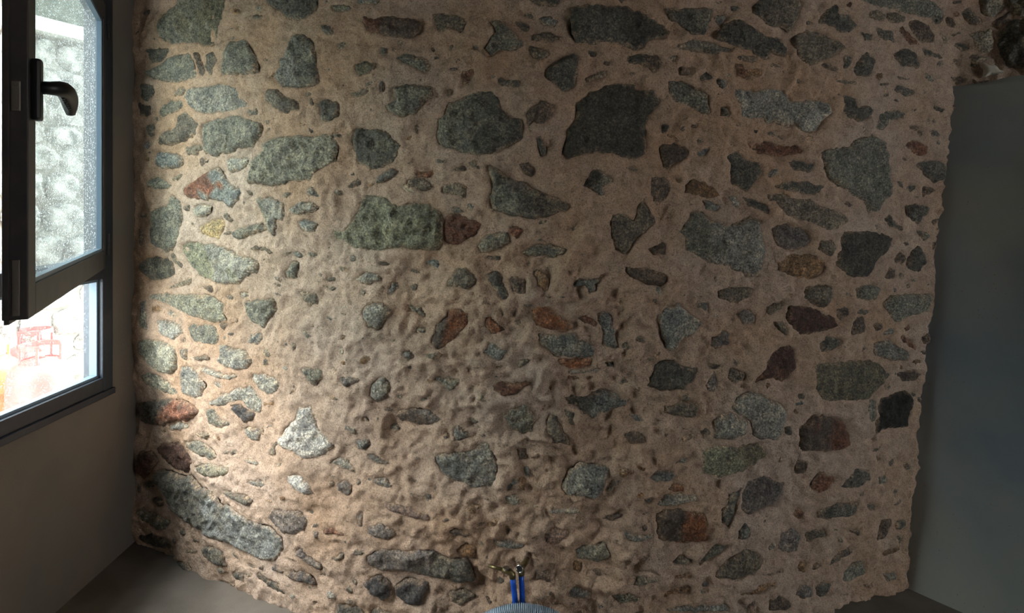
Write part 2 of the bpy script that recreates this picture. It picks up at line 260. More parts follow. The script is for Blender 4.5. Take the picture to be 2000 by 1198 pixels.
STONES = """
db 140,350 244,361 338,365 411,390 470,356 537,367 598,347 617,322 682,332 725,313 817,295 897,291 971,274 979,232 942,176 881,161 793,163 691,171 558,175 493,192 374,187 267,201 222,247 191,279 131,299
gy 163,2365 218,2403 320,2426 341,2438 352,2470 676,2408 676,2377 668,2332 636,2279 619,2188 500,2215 469,2235 258,2256 172,2295
g 3059,1753 3094,1769 3217,1777 3266,1819 3332,1829 3413,1805 3435,1693 3450,1591 3398,1555 3376,1519 3325,1519 3288,1560 3203,1604 3149,1623 3094,1657 3082,1700
k 2222,1981 2315,1986 2329,1963 2385,1964 2413,1927 2389,1890 2361,1848 2357,1738 2348,1724 2315,1707 2245,1733 2185,1737 2135,1737 2079,1709 2052,1732 2061,1764 2079,1824 2107,1861 2102,1911 2148,1953 2190,1962
G 1301,1531 1321,1578 1370,1587 1418,1578 1457,1550 1519,1564 1590,1550 1623,1513 1620,1392 1580,1378 1519,1387 1476,1396 1389,1376 1336,1385 1285,1389 1249,1417 1206,1426 1190,1450 1249,1455 1280,1493
e 827,1736 876,1759 883,1789 917,1807 982,1814 1127,1809 1186,1812 1213,1797 1229,1758 1208,1706 1137,1677 1116,1641 1037,1637 950,1618 848,1630 801,1636 812,1691
Gl 363,1389 449,1392 619,1382 746,1350 819,1343 869,1310 855,1284 776,1260 738,1232 652,1222 584,1228 490,1248 427,1282 374,1329
gl 2513,1485 2533,1522 2572,1522 2602,1498 2637,1484 2667,1470 2727,1493 2757,1507 2804,1493 2814,1445 2830,1388 2814,1289 2757,1281 2707,1305 2667,1325 2612,1335 2567,1354 2508,1387 2503,1438 2484,1457
gd 1721,1945 1749,1958 1819,1952 1842,1888 1874,1860 1915,1855 1920,1782 1879,1755 1833,1737 1786,1723 1717,1733 1637,1752 1599,1799 1613,1850 1637,1882 1646,1918 1684,1927
g 99,1515 190,1544 248,1549 258,1595 288,1594 352,1555 363,1505 352,1427 352,1383 288,1353 209,1338 146,1359 111,1376 94,1433 111,1457
g 500,1892 610,1908 723,1913 876,1873 873,1818 812,1776 746,1773 700,1765 636,1757 566,1747 500,1769 504,1827
y 3021,944 3107,953 3312,937 3378,920 3385,879 3370,839 3312,786 3184,792 3078,802 3038,854 3043,902
l 2687,1985 2778,1974 2867,1991 2910,1969 2949,1937 3010,1954 3101,1943 3126,1900 3078,1869 3049,1825 2982,1823 2960,1851 2938,1843 2883,1851 2840,1848 2814,1871 2727,1866 2717,1901 2692,1948
dk 2084,2255 2135,2269 2176,2261 2269,2262 2329,2244 2418,2195 2451,2173 2432,2154 2361,2134 2320,2101 2283,2115 2222,2132 2171,2123 2102,2129 2084,2191
e 103,1144 248,1160 406,1167 548,1179 619,1163 652,1145 652,1103 676,1079 584,1065 449,1073 341,1089 238,1108 111,1127
kr 6,627 103,663 218,684 341,700 459,678 449,654 374,614 299,602 200,570 172,557 69,545 10,569
l 406,2053 529,2045 652,2043 746,2024 761,1987 805,1953 790,1929 619,1926 529,1922 469,1938 395,1988
k 3162,1422 3189,1446 3295,1449 3384,1438 3457,1416 3435,1385 3398,1345 3354,1332 3317,1283 3303,1263 3217,1267 3162,1294 3130,1315 3137,1344 3169,1377
g 3203,2339 3210,2375 3621,2432 3635,2397 3670,2379 3712,2356 3712,2308 3677,2295 3663,2315 3530,2323 3428,2333 3295,2326 3252,2331
rb 357,1616 395,1637 490,1679 602,1707 644,1664 668,1643 738,1616 753,1595 723,1560 692,1534 652,1550 619,1565 427,1571 363,1588
e 44,936 128,949 218,947 320,930 309,834 248,797 154,796 69,845 35,889
g 154,2170 288,2206 417,2197 459,2112 469,2084 341,2082 248,2087 137,2114 61,2150
Pd 1347,271 1402,307 1467,300 1590,312 1632,289 1680,279 1717,273 1732,238 1743,192 1680,188 1606,204 1520,214 1467,221 1402,217 1353,235
lg 1048,2193 1099,2194 1143,2138 1154,2008 1132,1990 982,1994 957,2040 989,2106 1025,2166
gm 1790,1692 1827,1687 1859,1650 1923,1627 1969,1600 2033,1573 2084,1554 2070,1527 2015,1504 1946,1499 1868,1513 1813,1531 1794,1559 1808,1586 1804,1641
W 970,648 1007,702 1054,747 1071,792 1116,796 1137,769 1148,718 1208,680 1213,657 1186,626 1143,607 1099,592 1043,619 1001,624
pr 2971,705 3038,757 3107,746 3171,715 3198,672 3204,621 3171,606 3078,608 2971,623
m 309,1940 385,1956 490,1893 459,1841 374,1830 268,1808 172,1818 181,1870 299,1891
bl 1590,646 1637,659 1685,671 1722,668 1764,695 1795,702 1816,667 1829,615 1821,569 1811,548 1748,532 1701,547 1643,565 1616,595
l 2677,809 2707,846 2768,861 2845,829 2883,807 2916,767 2894,721 2872,675 2840,682 2788,681 2755,706 2755,754 2727,774 2687,792
K 3365,784 3428,787 3486,801 3537,788 3558,736 3530,698 3523,647 3428,654 3384,655 3339,641 3332,692 3361,704 3354,735
m 2819,1592 2894,1593 2938,1574 3004,1574 3095,1535 3171,1520 3204,1500 3198,1480 3113,1452 3049,1467 2982,1482 2916,1511 2883,1545 2830,1569
Gy 2568,653 2618,673 2680,672 2788,671 2818,648 2835,625 2788,591 2708,560 2652,553 2573,574
g 692,2204 805,2198 834,2152 862,2128 880,2059 812,2058 668,2067 676,2149
q 116,447 160,470 278,496 399,461 399,430 350,374 255,377 170,398
dm 2762,2275 2788,2305 2798,2334 2971,2346 2971,2318 2976,2284 2960,2245 2943,2220 2921,2189 2899,2212 2861,2210 2824,2212 2798,2230 2762,2252
d 2617,2165 2642,2204 2687,2225 2727,2224 2778,2196 2824,2170 2872,2167 2905,2131 2905,2103 2861,2105 2840,2118 2830,2089 2798,2083 2752,2114 2707,2117 2657,2134 2622,2147
pR 2393,433 2431,458 2529,446 2585,436 2590,326 2512,324 2399,339
d 897,2348 917,2375 1148,2353 1154,2314 1148,2272 1088,2240 1019,2254 976,2293 911,2326
g 3391,1158 3443,1191 3656,1186 3642,1108 3551,1097 3457,1072 3428,1105
gd 27,1291 128,1318 209,1315 258,1301 288,1257 288,1235 200,1218 120,1202 61,1228 23,1250
dg 1290,1836 1360,1825 1418,1824 1476,1763 1457,1712 1409,1687 1360,1675 1306,1704 1285,1770
dm 3941,2260 3978,2307 4053,2297 4053,2081 3970,2114 3941,2171 3932,2209
l 331,848 406,865 459,846 509,784 469,734 406,717 320,724 320,791
m 2927,2175 2993,2211 3060,2198 3119,2178 3184,2160 3107,2109 3049,2091 3010,2070 2971,2096 2943,2133
P 2717,432 2720,474 2754,530 2824,543 2871,520 2920,505 2884,433 2812,419 2765,402 2725,421
q 2899,1140 2916,1178 2993,1172 3043,1154 3126,1116 3132,1081 3060,1066 2965,1056 2927,1091
bl 2404,1145 2432,1181 2490,1194 2509,1166 2568,1131 2578,1113 2549,1076 2509,1064 2470,1014 2437,1029 2418,1098
m 2320,1540 2348,1563 2380,1527 2399,1485 2343,1439 2283,1370 2241,1393 2227,1476 2227,1517 2273,1522 2315,1494
l 529,723 619,770 723,812 790,831 862,781 869,767 841,727 798,731 746,764 684,749 660,732 548,711
q 2819,939 2840,990 2883,1017 2927,1029 2954,1008 2960,936 2932,895 2899,882 2856,899 2783,884 2793,917
g 401,1024 438,1055 469,1037 529,1054 610,1047 623,985 584,970 449,964 406,986
d 2352,896 2408,978 2456,987 2529,956 2568,945 2549,909 2504,878 2399,877
lb 2049,533 2075,599 2116,630 2174,624 2226,612 2215,556 2189,515 2163,497 2122,516 2080,522
g 761,1163 819,1178 924,1190 944,1142 897,1094 869,1061 812,1081 776,1114
db 2061,854 2088,869 2153,866 2190,884 2236,875 2315,846 2283,819 2199,797 2171,774 2144,788 2107,816 2075,831
l 619,980 676,986 700,973 776,971 816,935 798,898 715,885 652,895 610,916 636,945
e 27,765 69,793 154,779 248,746 288,718 248,703 128,706 44,731
dg 2421,2259 2479,2262 2552,2270 2617,2273 2617,2254 2602,2202 2587,2169 2523,2166 2493,2188 2445,2219
P 893,335 942,379 1066,395 1103,363 1091,328 1040,298 979,292 935,316
d 2662,1728 2707,1752 2737,1719 2778,1715 2804,1706 2814,1668 2783,1630 2747,1592 2717,1611 2682,1629 2677,1686
gl 837,1575 931,1582 989,1559 995,1510 976,1486 950,1491 944,1426 904,1440 883,1490 855,1535
g 1447,1978 1504,1986 1590,1975 1594,1938 1552,1902 1533,1874 1476,1868 1428,1885 1418,1913 1457,1926
lb 1964,1100 1992,1095 2033,1085 2093,1096 2121,1069 2167,1055 2176,1018 2167,1002 2084,1002 2033,1008 2006,1033 1974,1052
o 2878,1330 2938,1363 3021,1366 3084,1331 3066,1292 3021,1269 2949,1281 2894,1306
m 2669,251 2748,286 2806,254 2800,202 2697,179 2607,193 2618,223
rp 1331,2234 1375,2228 1418,2236 1457,2225 1504,2228 1528,2218 1552,2199 1542,2171 1514,2153 1476,2152 1428,2161 1389,2171 1350,2182 1336,2201
pR 1599,1124 1637,1144 1651,1176 1693,1182 1721,1159 1717,1117 1689,1080 1660,1061 1637,1037 1604,1029 1580,1054 1594,1087
l 168,1039 248,1041 352,1035 374,998 288,955 200,973 181,1012
r 1632,1513 1665,1526 1717,1504 1768,1485 1763,1458 1721,1425 1660,1397 1625,1420 1627,1476
b 146,1757 172,1788 248,1782 331,1761 341,1727 299,1712 200,1710 141,1723
l 3332,1000 3413,1014 3486,972 3537,952 3523,917 3435,925 3339,954
g 2440,1992 2488,1998 2533,1976 2572,1968 2592,1940 2597,1875 2567,1879 2528,1902 2469,1919 2440,1955
P 2872,1426 2861,1464 2916,1483 2982,1463 3015,1429 3010,1395 2938,1372 2883,1397
q 7,371 45,429 107,432 145,393 111,355 64,301 17,312
g 17,154 73,178 150,160 244,150 233,109 180,93 102,111 54,121
e 423,430 537,475 673,481 682,460 636,438 558,414 458,408
d 2075,2085 2116,2086 2111,2026 2098,1971 2052,1943 2033,1966 1992,2002 2001,2030 2038,2057
g 1791,2210 1833,2213 1879,2171 1920,2134 1915,2107 1874,2100 1837,2094 1805,2072 1777,2100 1796,2145 1819,2172
g 338,515 470,551 558,534 593,506 558,489 458,481 374,498
d 3126,1974 3171,1974 3225,1965 3254,1932 3312,1941 3348,1923 3312,1891 3268,1873 3211,1885 3171,1908 3164,1956
O 479,1463 529,1485 619,1497 652,1466 619,1434 610,1400 490,1426 474,1441
d 3038,2245 3066,2281 3101,2309 3126,2301 3126,2277 3171,2276 3204,2246 3225,2238 3171,2203 3126,2201 3078,2229 3038,2236
l 2617,696 2607,761 2637,788 2687,785 2737,766 2750,744 2737,707 2677,692
d 3046,399 3104,419 3238,402 3222,349 3139,353 3052,360
r 2742,1779 2856,1786 2883,1773 2965,1774 2998,1756 2982,1743 2883,1723 2788,1742 2747,1761
d 3565,1717 3621,1734 3698,1733 3725,1704 3712,1651 3663,1639 3600,1681
p 3523,2291 3572,2307 3635,2291 3677,2253 3670,2215 3607,2210 3558,2238 3530,2266
d 3146,507 3206,547 3295,515 3295,476 3206,458 3132,476
l 809,884 876,892 950,881 963,858 944,822 890,805 848,819 812,859
k 36,38 131,71 255,64 244,23 131,13 54,16
g 172,1979 238,2014 352,1998 374,1979 258,1950 172,1933
m 911,1994 970,1995 1007,1963 1060,1936 1066,1906 1007,1897 963,1917 904,1955
m 2987,1237 3049,1249 3113,1237 3119,1198 3084,1156 3021,1173 2982,1203
pP 1437,790 1528,816 1580,818 1627,782 1646,769 1594,758 1538,749 1466,763
R 1941,1171 1969,1189 2015,1184 2033,1161 2084,1124 2093,1103 2061,1093 2015,1099 1960,1116
d 69,2260 258,2244 200,2189 120,2185 86,2235
g 1841,808 1887,832 1928,837 1955,800 1960,740 1909,736 1868,754
n 1456,168 1499,192 1579,186 1579,171 1547,106 1499,102 1445,141
P 2884,326 2945,346 2982,298 2964,241 2902,243 2871,268
d 3435,2149 3472,2173 3523,2185 3572,2160 3593,2109 3486,2107 3465,2126
g 3339,1852 3384,1915 3457,1935 3523,1923 3515,1891 3457,1893 3413,1860 3384,1844
g 500,686 566,703 619,671 692,663 610,624 529,633
d 493,113 558,139 636,133 659,75 598,68 537,79
g 3224,1232 3325,1242 3376,1214 3361,1189 3332,1171 3238,1182
d 3217,2074 3252,2126 3288,2152 3317,2133 3339,2110 3317,2072 3310,2052 3245,2051
g 692,1446 738,1457 805,1469 862,1485 897,1450 819,1434 746,1406 707,1416
d 2861,1621 2910,1638 3004,1639 3095,1618 3043,1588 2971,1593 2883,1612
g 3161,112 3199,142 3295,148 3310,88 3214,77
g 82,1648 111,1674 181,1670 268,1634 238,1618 154,1616 86,1631
p 2408,1765 2480,1775 2527,1739 2509,1716 2470,1697 2446,1673 2422,1692
p 2273,1329 2315,1319 2361,1324 2408,1310 2441,1286 2418,1250 2357,1264 2292,1292
gd 2450,2122 2528,2148 2592,2146 2642,2129 2697,2112 2617,2091 2587,2103 2503,2110
m 1576,2240 1623,2243 1684,2236 1721,2207 1693,2167 1656,2182 1609,2178 1590,2202
c 3957,2421 4046,2401 4046,2298 3990,2320 3974,2354
l 1336,1184 1409,1195 1433,1168 1409,1120 1389,1092 1360,1101 1326,1147
d 3544,1357 3579,1385 3614,1350 3621,1313 3586,1277 3530,1284 3523,1331
d 52,2104 163,2089 163,2049 111,2012 69,2027
g 2096,315 2148,334 2215,343 2236,291 2189,271 2116,278
m 2627,1236 2702,1249 2778,1243 2768,1210 2707,1183 2627,1208
c 3877,2402 3877,2434 3953,2421 3953,2390 3957,2358 3928,2326 3903,2324 3881,2354
b 2176,1160 2208,1178 2232,1164 2255,1063 2264,1026 2213,1036 2204,1086
d 3508,1544 3572,1555 3642,1539 3635,1507 3600,1497 3586,1466 3544,1487
c 3839,2271 3920,2279 3932,2209 3911,2180 3859,2190
o 2498,1624 2537,1643 2577,1638 2617,1615 2647,1587 2612,1571 2567,1578 2503,1591
m 2431,821 2493,842 2572,824 2547,769 2479,782 2431,798
l 652,1742 730,1739 798,1732 776,1697 730,1683 668,1679
g 44,1112 86,1123 94,1068 120,983 52,995
g 1749,1398 1777,1439 1833,1453 1869,1458 1874,1412 1833,1389 1768,1377
kg 2130,1632 2153,1669 2190,1674 2241,1646 2245,1628 2199,1614 2213,1577 2190,1586 2153,1605 2121,1614
g 1891,1376 1932,1394 1969,1408 2024,1408 2079,1394 2061,1366 2024,1357 1996,1366 1937,1362
n 1336,170 1369,199 1402,206 1440,177 1440,135 1413,115 1358,140
p 1937,1896 1987,1920 2033,1902 2015,1860 1983,1833 1955,1846 1937,1819 1928,1869
d 1143,1937 1175,1945 1229,1928 1229,1881 1186,1854 1148,1865
m 548,2176 602,2179 636,2138 580,2076 548,2101
dp 2287,2087 2338,2097 2408,2088 2422,2047 2389,2024 2338,2051 2287,2064
r 3530,1810 3586,1811 3642,1792 3621,1749 3565,1748 3537,1773 3494,1788
p 2380,1651 2432,1651 2456,1614 2432,1559 2389,1563 2371,1614
d 1214,67 1308,82 1336,54 1330,32 1220,15
l 204,565 309,598 385,603 363,571 218,536
b 2441,93 2540,100 2663,93 2680,65 2431,79
m 2006,799 2024,808 2079,725 2084,693 2024,707 1996,744
m 1646,1272 1679,1319 1712,1324 1749,1283 1745,1264 1712,1245 1651,1254
n 684,739 742,755 794,725 837,719 812,703 768,675 730,700
d 2629,391 2635,422 2680,487 2720,522 2714,485 2674,377
p 3196,1087 3231,1119 3288,1105 3281,1045 3210,1041
W 1013,529 1085,539 1116,505 1134,469 1085,463 1027,499
t 1402,465 1456,473 1520,460 1595,422 1579,411 1499,425 1440,440
d 1932,2281 1937,2308 2052,2310 2052,2282 2047,2259 1992,2258 1941,2272
r 3020,516 3058,539 3111,517 3111,489 3046,456 3014,479
l 1013,1535 1066,1564 1132,1559 1159,1530 1099,1516 1043,1506 1025,1520
l 2399,480 2431,507 2546,502 2551,476 2485,465 2404,464
l 490,867 548,870 636,862 738,870 715,846 619,838 529,846
l 1365,895 1404,929 1437,892 1428,850 1384,830 1355,852
g 1457,2080 1500,2098 1566,2082 1585,2045 1561,2022 1519,2046 1480,2061
l 449,1539 500,1558 566,1539 548,1512 490,1496 449,1506
p 3457,871 3558,882 3600,858 3572,829 3494,836
n 912,138 942,157 993,141 1066,161 1110,141 1128,112 1091,117 1033,122 964,134
r 1804,904 1831,918 1877,914 1923,924 1955,917 1923,896 1882,873 1845,868 1813,886
m 352,1805 490,1803 495,1786 438,1759 374,1765
g 3281,750 3310,786 3354,781 3347,736 3350,710 3325,696 3295,708
p 2824,98 2871,102 2933,61 2902,39 2824,50
d 3332,2250 3369,2249 3435,2246 3457,2207 3443,2191 3398,2202 3354,2212
p 427,2203 474,2197 529,2104 500,2080
t 1987,379 2034,399 2085,377 2075,351 2028,326 1992,343
d 826,81 850,110 881,91 950,92 1000,52 964,51 912,54 874,72
d 1786,1302 1823,1311 1846,1284 1869,1225 1856,1202 1828,1220 1796,1270
m 1648,154 1711,169 1753,141 1690,95 1653,118
P 1040,233 1066,262 1103,232 1159,214 1165,188 1147,177 1091,198
g 2568,280 2618,323 2669,309 2641,274 2540,241
P 1353,377 1402,396 1461,368 1450,346 1413,334 1358,351
m 3398,2314 3457,2323 3508,2311 3501,2284 3428,2271 3398,2288
g 1071,937 1154,943 1170,920 1127,869 1099,891
b 1759,1017 1800,1060 1851,1038 1865,1038 1860,1015 1833,987 1796,1004
m 3125,212 3199,231 3230,197 3154,185 3071,161
d 3055,1027 3084,1050 3157,1035 3151,1016 3101,990 3060,993
k 35,2017 120,1994 120,1954 44,1952
d 627,383 691,392 768,392 809,378 793,352 743,363 682,367
m 3266,2298 3325,2315 3384,2307 3384,2287 3354,2268 3274,2274
l 746,641 776,666 848,653 841,612 776,611
ro 2692,2065 2717,2066 2747,2048 2798,2055 2804,2027 2747,2010 2702,2018
p 3385,300 3443,283 3393,223 3343,222
P 2612,1027 2617,1060 2667,1091 2692,1076 2687,1030 2637,1017
r 3457,2264 3494,2273 3530,2245 3593,2204 3537,2194 3501,2222
m 248,1187 320,1214 417,1235 422,1211 320,1186 258,1176
m 3038,1414 3107,1418 3132,1383 3101,1350 3049,1380
m 1627,1619 1684,1637 1721,1609 1707,1573 1684,1577 1623,1596
R 2029,1000 2084,997 2171,997 2167,972 2107,961 2056,968
b 2098,1274 2116,1288 2167,1283 2204,1301 2204,1288 2176,1265 2185,1242 2153,1228 2130,1260 2088,1247
m 2989,313 3078,318 3098,283 3008,268
p 1868,1298 1932,1280 1937,1225 1877,1229
d 2921,1712 2943,1717 3021,1709 3049,1690 3021,1673 2943,1681
b 1801,346 1863,353 1930,339 1915,313 1827,316
l 1290,1276 1331,1301 1389,1297 1399,1274 1370,1259 1311,1256
P 2945,92 2970,121 3030,101 3026,58 2970,67
m 3801,2362 3844,2373 3868,2339 3899,2304 3839,2303
m 1495,1638 1528,1651 1571,1641 1604,1610 1552,1601 1495,1619
o 1669,307 1711,340 1748,322 1743,270 1690,285
g 2226,157 2304,165 2351,128 2262,120
b 2362,569 2409,594 2474,575 2463,550 2398,547
m 1043,1221 1127,1215 1137,1177 1099,1161 1066,1188
b 1054,1491 1088,1497 1143,1478 1132,1449 1099,1444 1060,1458
d 302,2 411,26 447,-5 374,-18
d 3593,2193 3635,2191 3712,2170 3752,2167 3698,2153 3614,2158
d 3443,2016 3472,2031 3558,2018 3565,1998 3501,1989 3450,2006
m 248,1334 288,1336 374,1290 363,1273 288,1296
b 2065,145 2096,186 2163,163 2158,132 2096,139
y 1306,2066 1350,2074 1389,2063 1380,2036 1321,2019 1306,2038
g 1599,930 1646,931 1703,924 1670,886 1646,876 1627,903 1599,916
g 982,1295 1013,1330 1043,1331 1043,1268 989,1266
Rq 1772,1155 1805,1156 1828,1124 1856,1102 1800,1083 1782,1114
b 2273,384 2330,377 2383,376 2393,360 2335,341 2294,347
P 2712,1156 2747,1169 2788,1135 2778,1111 2737,1103 2717,1137
b 790,1034 834,1048 869,1026 855,1002 776,997
o 1960,1312 1983,1321 2015,1275 2006,1229 1969,1252
m 2687,950 2747,928 2742,896 2697,893 2667,908
d 3039,95 3071,112 3118,93 3084,49 3046,61
m 1951,2162 2015,2167 2061,2149 2056,2131 1992,2135 1946,2139
o 2697,121 2788,149 2859,157 2847,137 2765,115
d 3391,1493 3428,1509 3465,1477 3508,1456 3494,1441 3457,1454 3420,1468
p 2269,722 2338,735 2375,693 2315,685
p 3132,1150 3204,1160 3204,1121 3151,1099
m 299,2042 352,2064 395,2043 363,2019 278,2025
d 2732,1578 2778,1568 2819,1550 2840,1526 2824,1512 2798,1531 2752,1540
l 768,443 834,468 889,457 858,431 801,428
d 77,1909 128,1918 137,1854 86,1862
l 1196,595 1238,621 1267,613 1302,574 1279,569 1232,583
m 1937,2116 2006,2103 2015,2080 1969,2061 1937,2089
d 1374,83 1445,73 1445,46 1353,44
P 1220,517 1256,535 1285,525 1285,488 1261,474 1226,497
b 2697,359 2731,383 2765,359 2742,324 2708,321
m 427,579 519,599 548,588 519,561 449,567
P 2582,889 2622,943 2637,905 2627,863 2592,865
p 2366,1388 2432,1420 2441,1365 2385,1365
p 3911,2307 3982,2342 3986,2310 3941,2271
d 682,46 708,77 759,74 759,37 708,34
p 3586,1006 3635,1029 3656,1017 3660,975 3614,980
o 2431,151 2512,165 2540,157 2512,134 2431,130
p 3384,1264 3420,1299 3457,1292 3457,1256 3428,1247
c 3839,2180 3894,2171 3928,2151 3877,2146 3854,2105
g 2294,192 2330,222 2377,221 2409,193 2346,190
o 3368,166 3484,176 3492,151 3410,145
p 3718,2096 3771,2088 3834,2084 3839,2068 3783,2046 3765,2072
b 1384,1657 1433,1685 1466,1671 1437,1648 1389,1629 1375,1627
m 2819,1167 2899,1197 2897,1169 2830,1133
r 3472,1024 3501,1025 3558,982 3569,949 3530,973 3486,1003
m 352,929 406,936 406,882 363,886
b 1336,550 1418,555 1445,525 1423,516 1380,527
m 438,903 479,914 548,923 557,903 469,888
g 1201,2281 1233,2293 1295,2274 1290,2260 1222,2256
m 920,575 889,575 957,647 971,639 942,584
b 1665,752 1684,761 1717,740 1721,712 1670,706
p 111,217 160,240 201,197 150,193
l 2008,466 2116,475 2122,449 2018,451
b 1319,639 1358,642 1385,627 1440,608 1380,598 1353,615
p 1311,1350 1370,1339 1447,1349 1447,1335 1409,1316 1375,1329 1311,1338
p 1961,245 2013,249 2013,203 1961,209
d 3245,2220 3295,2228 3332,2220 3325,2199 3281,2189
p 3607,1623 3642,1623 3691,1608 3635,1592 3600,1576
r 2926,385 2964,408 3008,387 2982,357
m 3113,2027 3204,2033 3275,2024 3225,2015 3132,2013
b 1969,2217 2015,2231 2042,2209 2033,2186 1983,2194
l 2061,959 2116,954 2195,962 2190,944 2135,938 2079,941
d 1823,2007 1837,1998 1860,1993 1901,1988 1920,1974 1906,1965 1860,1965 1828,1984
p 1900,1701 1941,1705 1955,1678 1946,1646 1909,1669
p 3457,1333 3486,1363 3515,1342 3501,1306 3457,1318
m 2851,1118 2894,1112 2924,1067 2899,1059 2867,1089
g 3343,484 3401,469 3410,439 3360,436
p 3049,2077 3084,2088 3145,2078 3138,2058 3095,2055
r 1689,2028 1740,2036 1745,2009 1703,1977
g 3572,1445 3628,1444 3649,1418 3614,1397
g 3393,80 3451,78 3460,47 3401,43
b 1301,689 1355,697 1355,669 1331,649 1306,652
d 3157,2123 3204,2127 3204,2092 3164,2069
l 218,1072 258,1087 325,1065 258,1050
d 1960,1787 1983,1796 2001,1741 1992,1723 1969,1727
m 2130,2003 2213,2031 2213,2008 2144,1980
p 1643,378 1674,395 1727,372 1738,357 1669,361
b 2567,1573 2607,1566 2642,1545 2627,1519 2597,1531
m 2682,2079 2717,2099 2778,2097 2783,2073 2737,2074
d 102,294 121,272 73,250 36,276
l 1848,518 1889,519 1915,488 1889,478 1848,492
r 1177,351 1208,361 1273,337 1273,327 1220,336 1177,330
b 1295,2293 1336,2300 1399,2302 1394,2278 1331,2279
o 120,1087 163,1102 204,1079 128,1062
p 3530,1871 3579,1876 3614,1843 3600,1821 3565,1852
p 2958,587 3001,578 2995,535 2964,533
d 27,1456 52,1421 61,1363 35,1362
m 809,1378 841,1389 917,1381 944,1362 924,1357 890,1373 827,1371
g 2441,259 2485,282 2540,257 2485,246
P 1249,921 1321,916 1316,902 1270,885 1249,897
p 3732,2331 3758,2333 3789,2297 3771,2283 3739,2294
g 1495,1192 1542,1179 1566,1151 1561,1137 1528,1155 1495,1173
r 1868,1472 1896,1476 1919,1458 1896,1421 1868,1449
m 258,1668 320,1686 352,1680 309,1653 268,1657
r 2107,1147 2144,1160 2181,1128 2176,1110 2135,1128
d 3758,2216 3801,2231 3844,2207 3834,2191 3795,2201
l 734,523 801,536 858,524 809,509
g 2061,826 2102,800 2102,757 2079,757
r 2056,936 2107,933 2171,935 2167,917 2079,918
p 3160,305 3278,276 3261,257 3175,292
t 2760,99 2788,96 2777,45 2742,49
m 644,1513 676,1518 719,1478 692,1477 652,1492
m 2814,1828 2861,1827 2943,1788 2921,1788 2861,1805
R 1528,1668 1594,1675 1594,1656 1576,1642 1528,1652
m 1270,1959 1350,1980 1360,1961 1306,1944
d 3234,1143 3274,1146 3317,1128 3303,1116 3245,1123
o 2976,206 3008,202 3001,154 2964,170
d 3261,594 3302,593 3410,588 3335,571
b 2627,2245 2672,2247 2652,2204 2627,2198
p 2479,2053 2523,2050 2523,2013 2484,2016
d 278,128 350,143 386,129 350,115
p 2200,427 2273,451 2288,446 2241,410
b 3384,1037 3428,1059 3457,1051 3443,1032 3398,1023
g 798,1923 859,1926 862,1898 819,1896
d 2552,2018 2577,2033 2607,2016 2602,1997 2562,1995
l 2677,1578 2697,1587 2727,1554 2707,1533 2687,1550
o 2091,268 2132,268 2127,226 2096,232
l 1099,1607 1121,1617 1154,1588 1143,1574 1099,1588
d 1887,2208 1923,2203 1941,2189 1932,2160 1905,2175
g 3684,2269 3745,2252 3739,2215 3712,2234
g 3614,2090 3656,2082 3677,2067 3649,2055 3614,2064
R 2441,530 2468,544 2501,526 2501,510 2446,514
p 500,1211 566,1216 589,1196 580,1183
p 1889,679 1930,679 1935,648 1904,638
b 2537,1193 2592,1196 2592,1163 2552,1169
m 3451,229 3501,214 3492,163
m 374,1550 427,1550 427,1522 385,1522
g 617,540 691,555 717,543 636,527
m 3354,857 3420,885 3420,865 3369,840
p 3332,1081 3384,1077 3391,1051 3354,1049
d 2899,720 2938,722 2943,678 2910,691
b 1418,1236 1433,1265 1457,1270 1452,1237 1428,1213
m 610,1068 644,1074 684,1062 644,1040
d 1190,267 1220,255 1256,271 1261,245 1220,234
p 2168,241 2200,245 2236,219 2179,215
d 3294,374 3352,358 3360,333 3319,341
o 2469,210 2535,210 2535,194 2463,190
b 1853,549 1889,586 1899,555 1863,529
b 2552,1744 2577,1758 2612,1759 2577,1726 2562,1716
p 3171,1559 3204,1567 3261,1545 3204,1540
d 290,55 470,88 423,66
b 1552,1345 1599,1350 1613,1332 1609,1313 1576,1327
d 3515,1627 3572,1631 3565,1612 3530,1596
d 3593,956 3656,948 3656,927 3607,933
d 2632,1909 2657,1900 2672,1872 2627,1869
b 2213,530 2236,571 2267,565 2226,522
P 1308,416 1330,428 1336,371 1313,374
b 2612,2011 2657,1998 2647,1970 2622,1974
d 1896,992 1937,1001 1955,988 1900,965
p 3020,173 3058,201 3078,176 3033,161
b 1013,1374 1043,1377 1071,1356 1060,1342 1025,1355
d 61,2424 103,2442 111,2412 69,2406
d 12,265 31,275 36,223 7,225
b 730,1192 790,1204 790,1186 746,1172
m 578,3 636,3 708,13 691,-1 617,-8
g 827,2296 883,2286 890,2267 834,2275
d 3656,2135 3712,2149 3725,2134 3691,2119
d 1796,1366 1842,1366 1837,1348 1759,1352
l 566,820 619,823 627,798 584,802
d 3663,1961 3725,1948 3712,1931 3670,1940
b 1476,1019 1514,1020 1528,1002 1504,990 1480,1005
r 3107,2309 3157,2309 3184,2327 3184,2300 3138,2295
o 1902,586 1922,581 1925,529 1904,540
b 1915,617 1940,627 1946,575 1925,586
d 2954,2024 3010,2026 3010,2012 2971,2010 2960,1988
d 3758,2264 3818,2282 3823,2271 3771,2248
w 1471,1620 1490,1624 1523,1601 1519,1591 1490,1594
b 1399,2124 1428,2118 1428,2086 1404,2086
m 2814,2072 2851,2076 2905,2057 2845,2057
g 1228,2146 1265,2153 1265,2130 1233,2118
p 1384,811 1428,813 1452,799 1433,792 1409,793
m 644,1186 692,1184 700,1164 668,1162
k 3450,2073 3472,2070 3508,2062 3565,2058 3515,2052 3457,2061
d 3670,1317 3691,1300 3691,1247 3674,1274
p 3758,2162 3789,2158 3812,2137 3789,2126
b 1585,1707 1627,1716 1651,1711 1646,1698 1618,1695
p 2824,183 2896,190 2902,179 2824,172
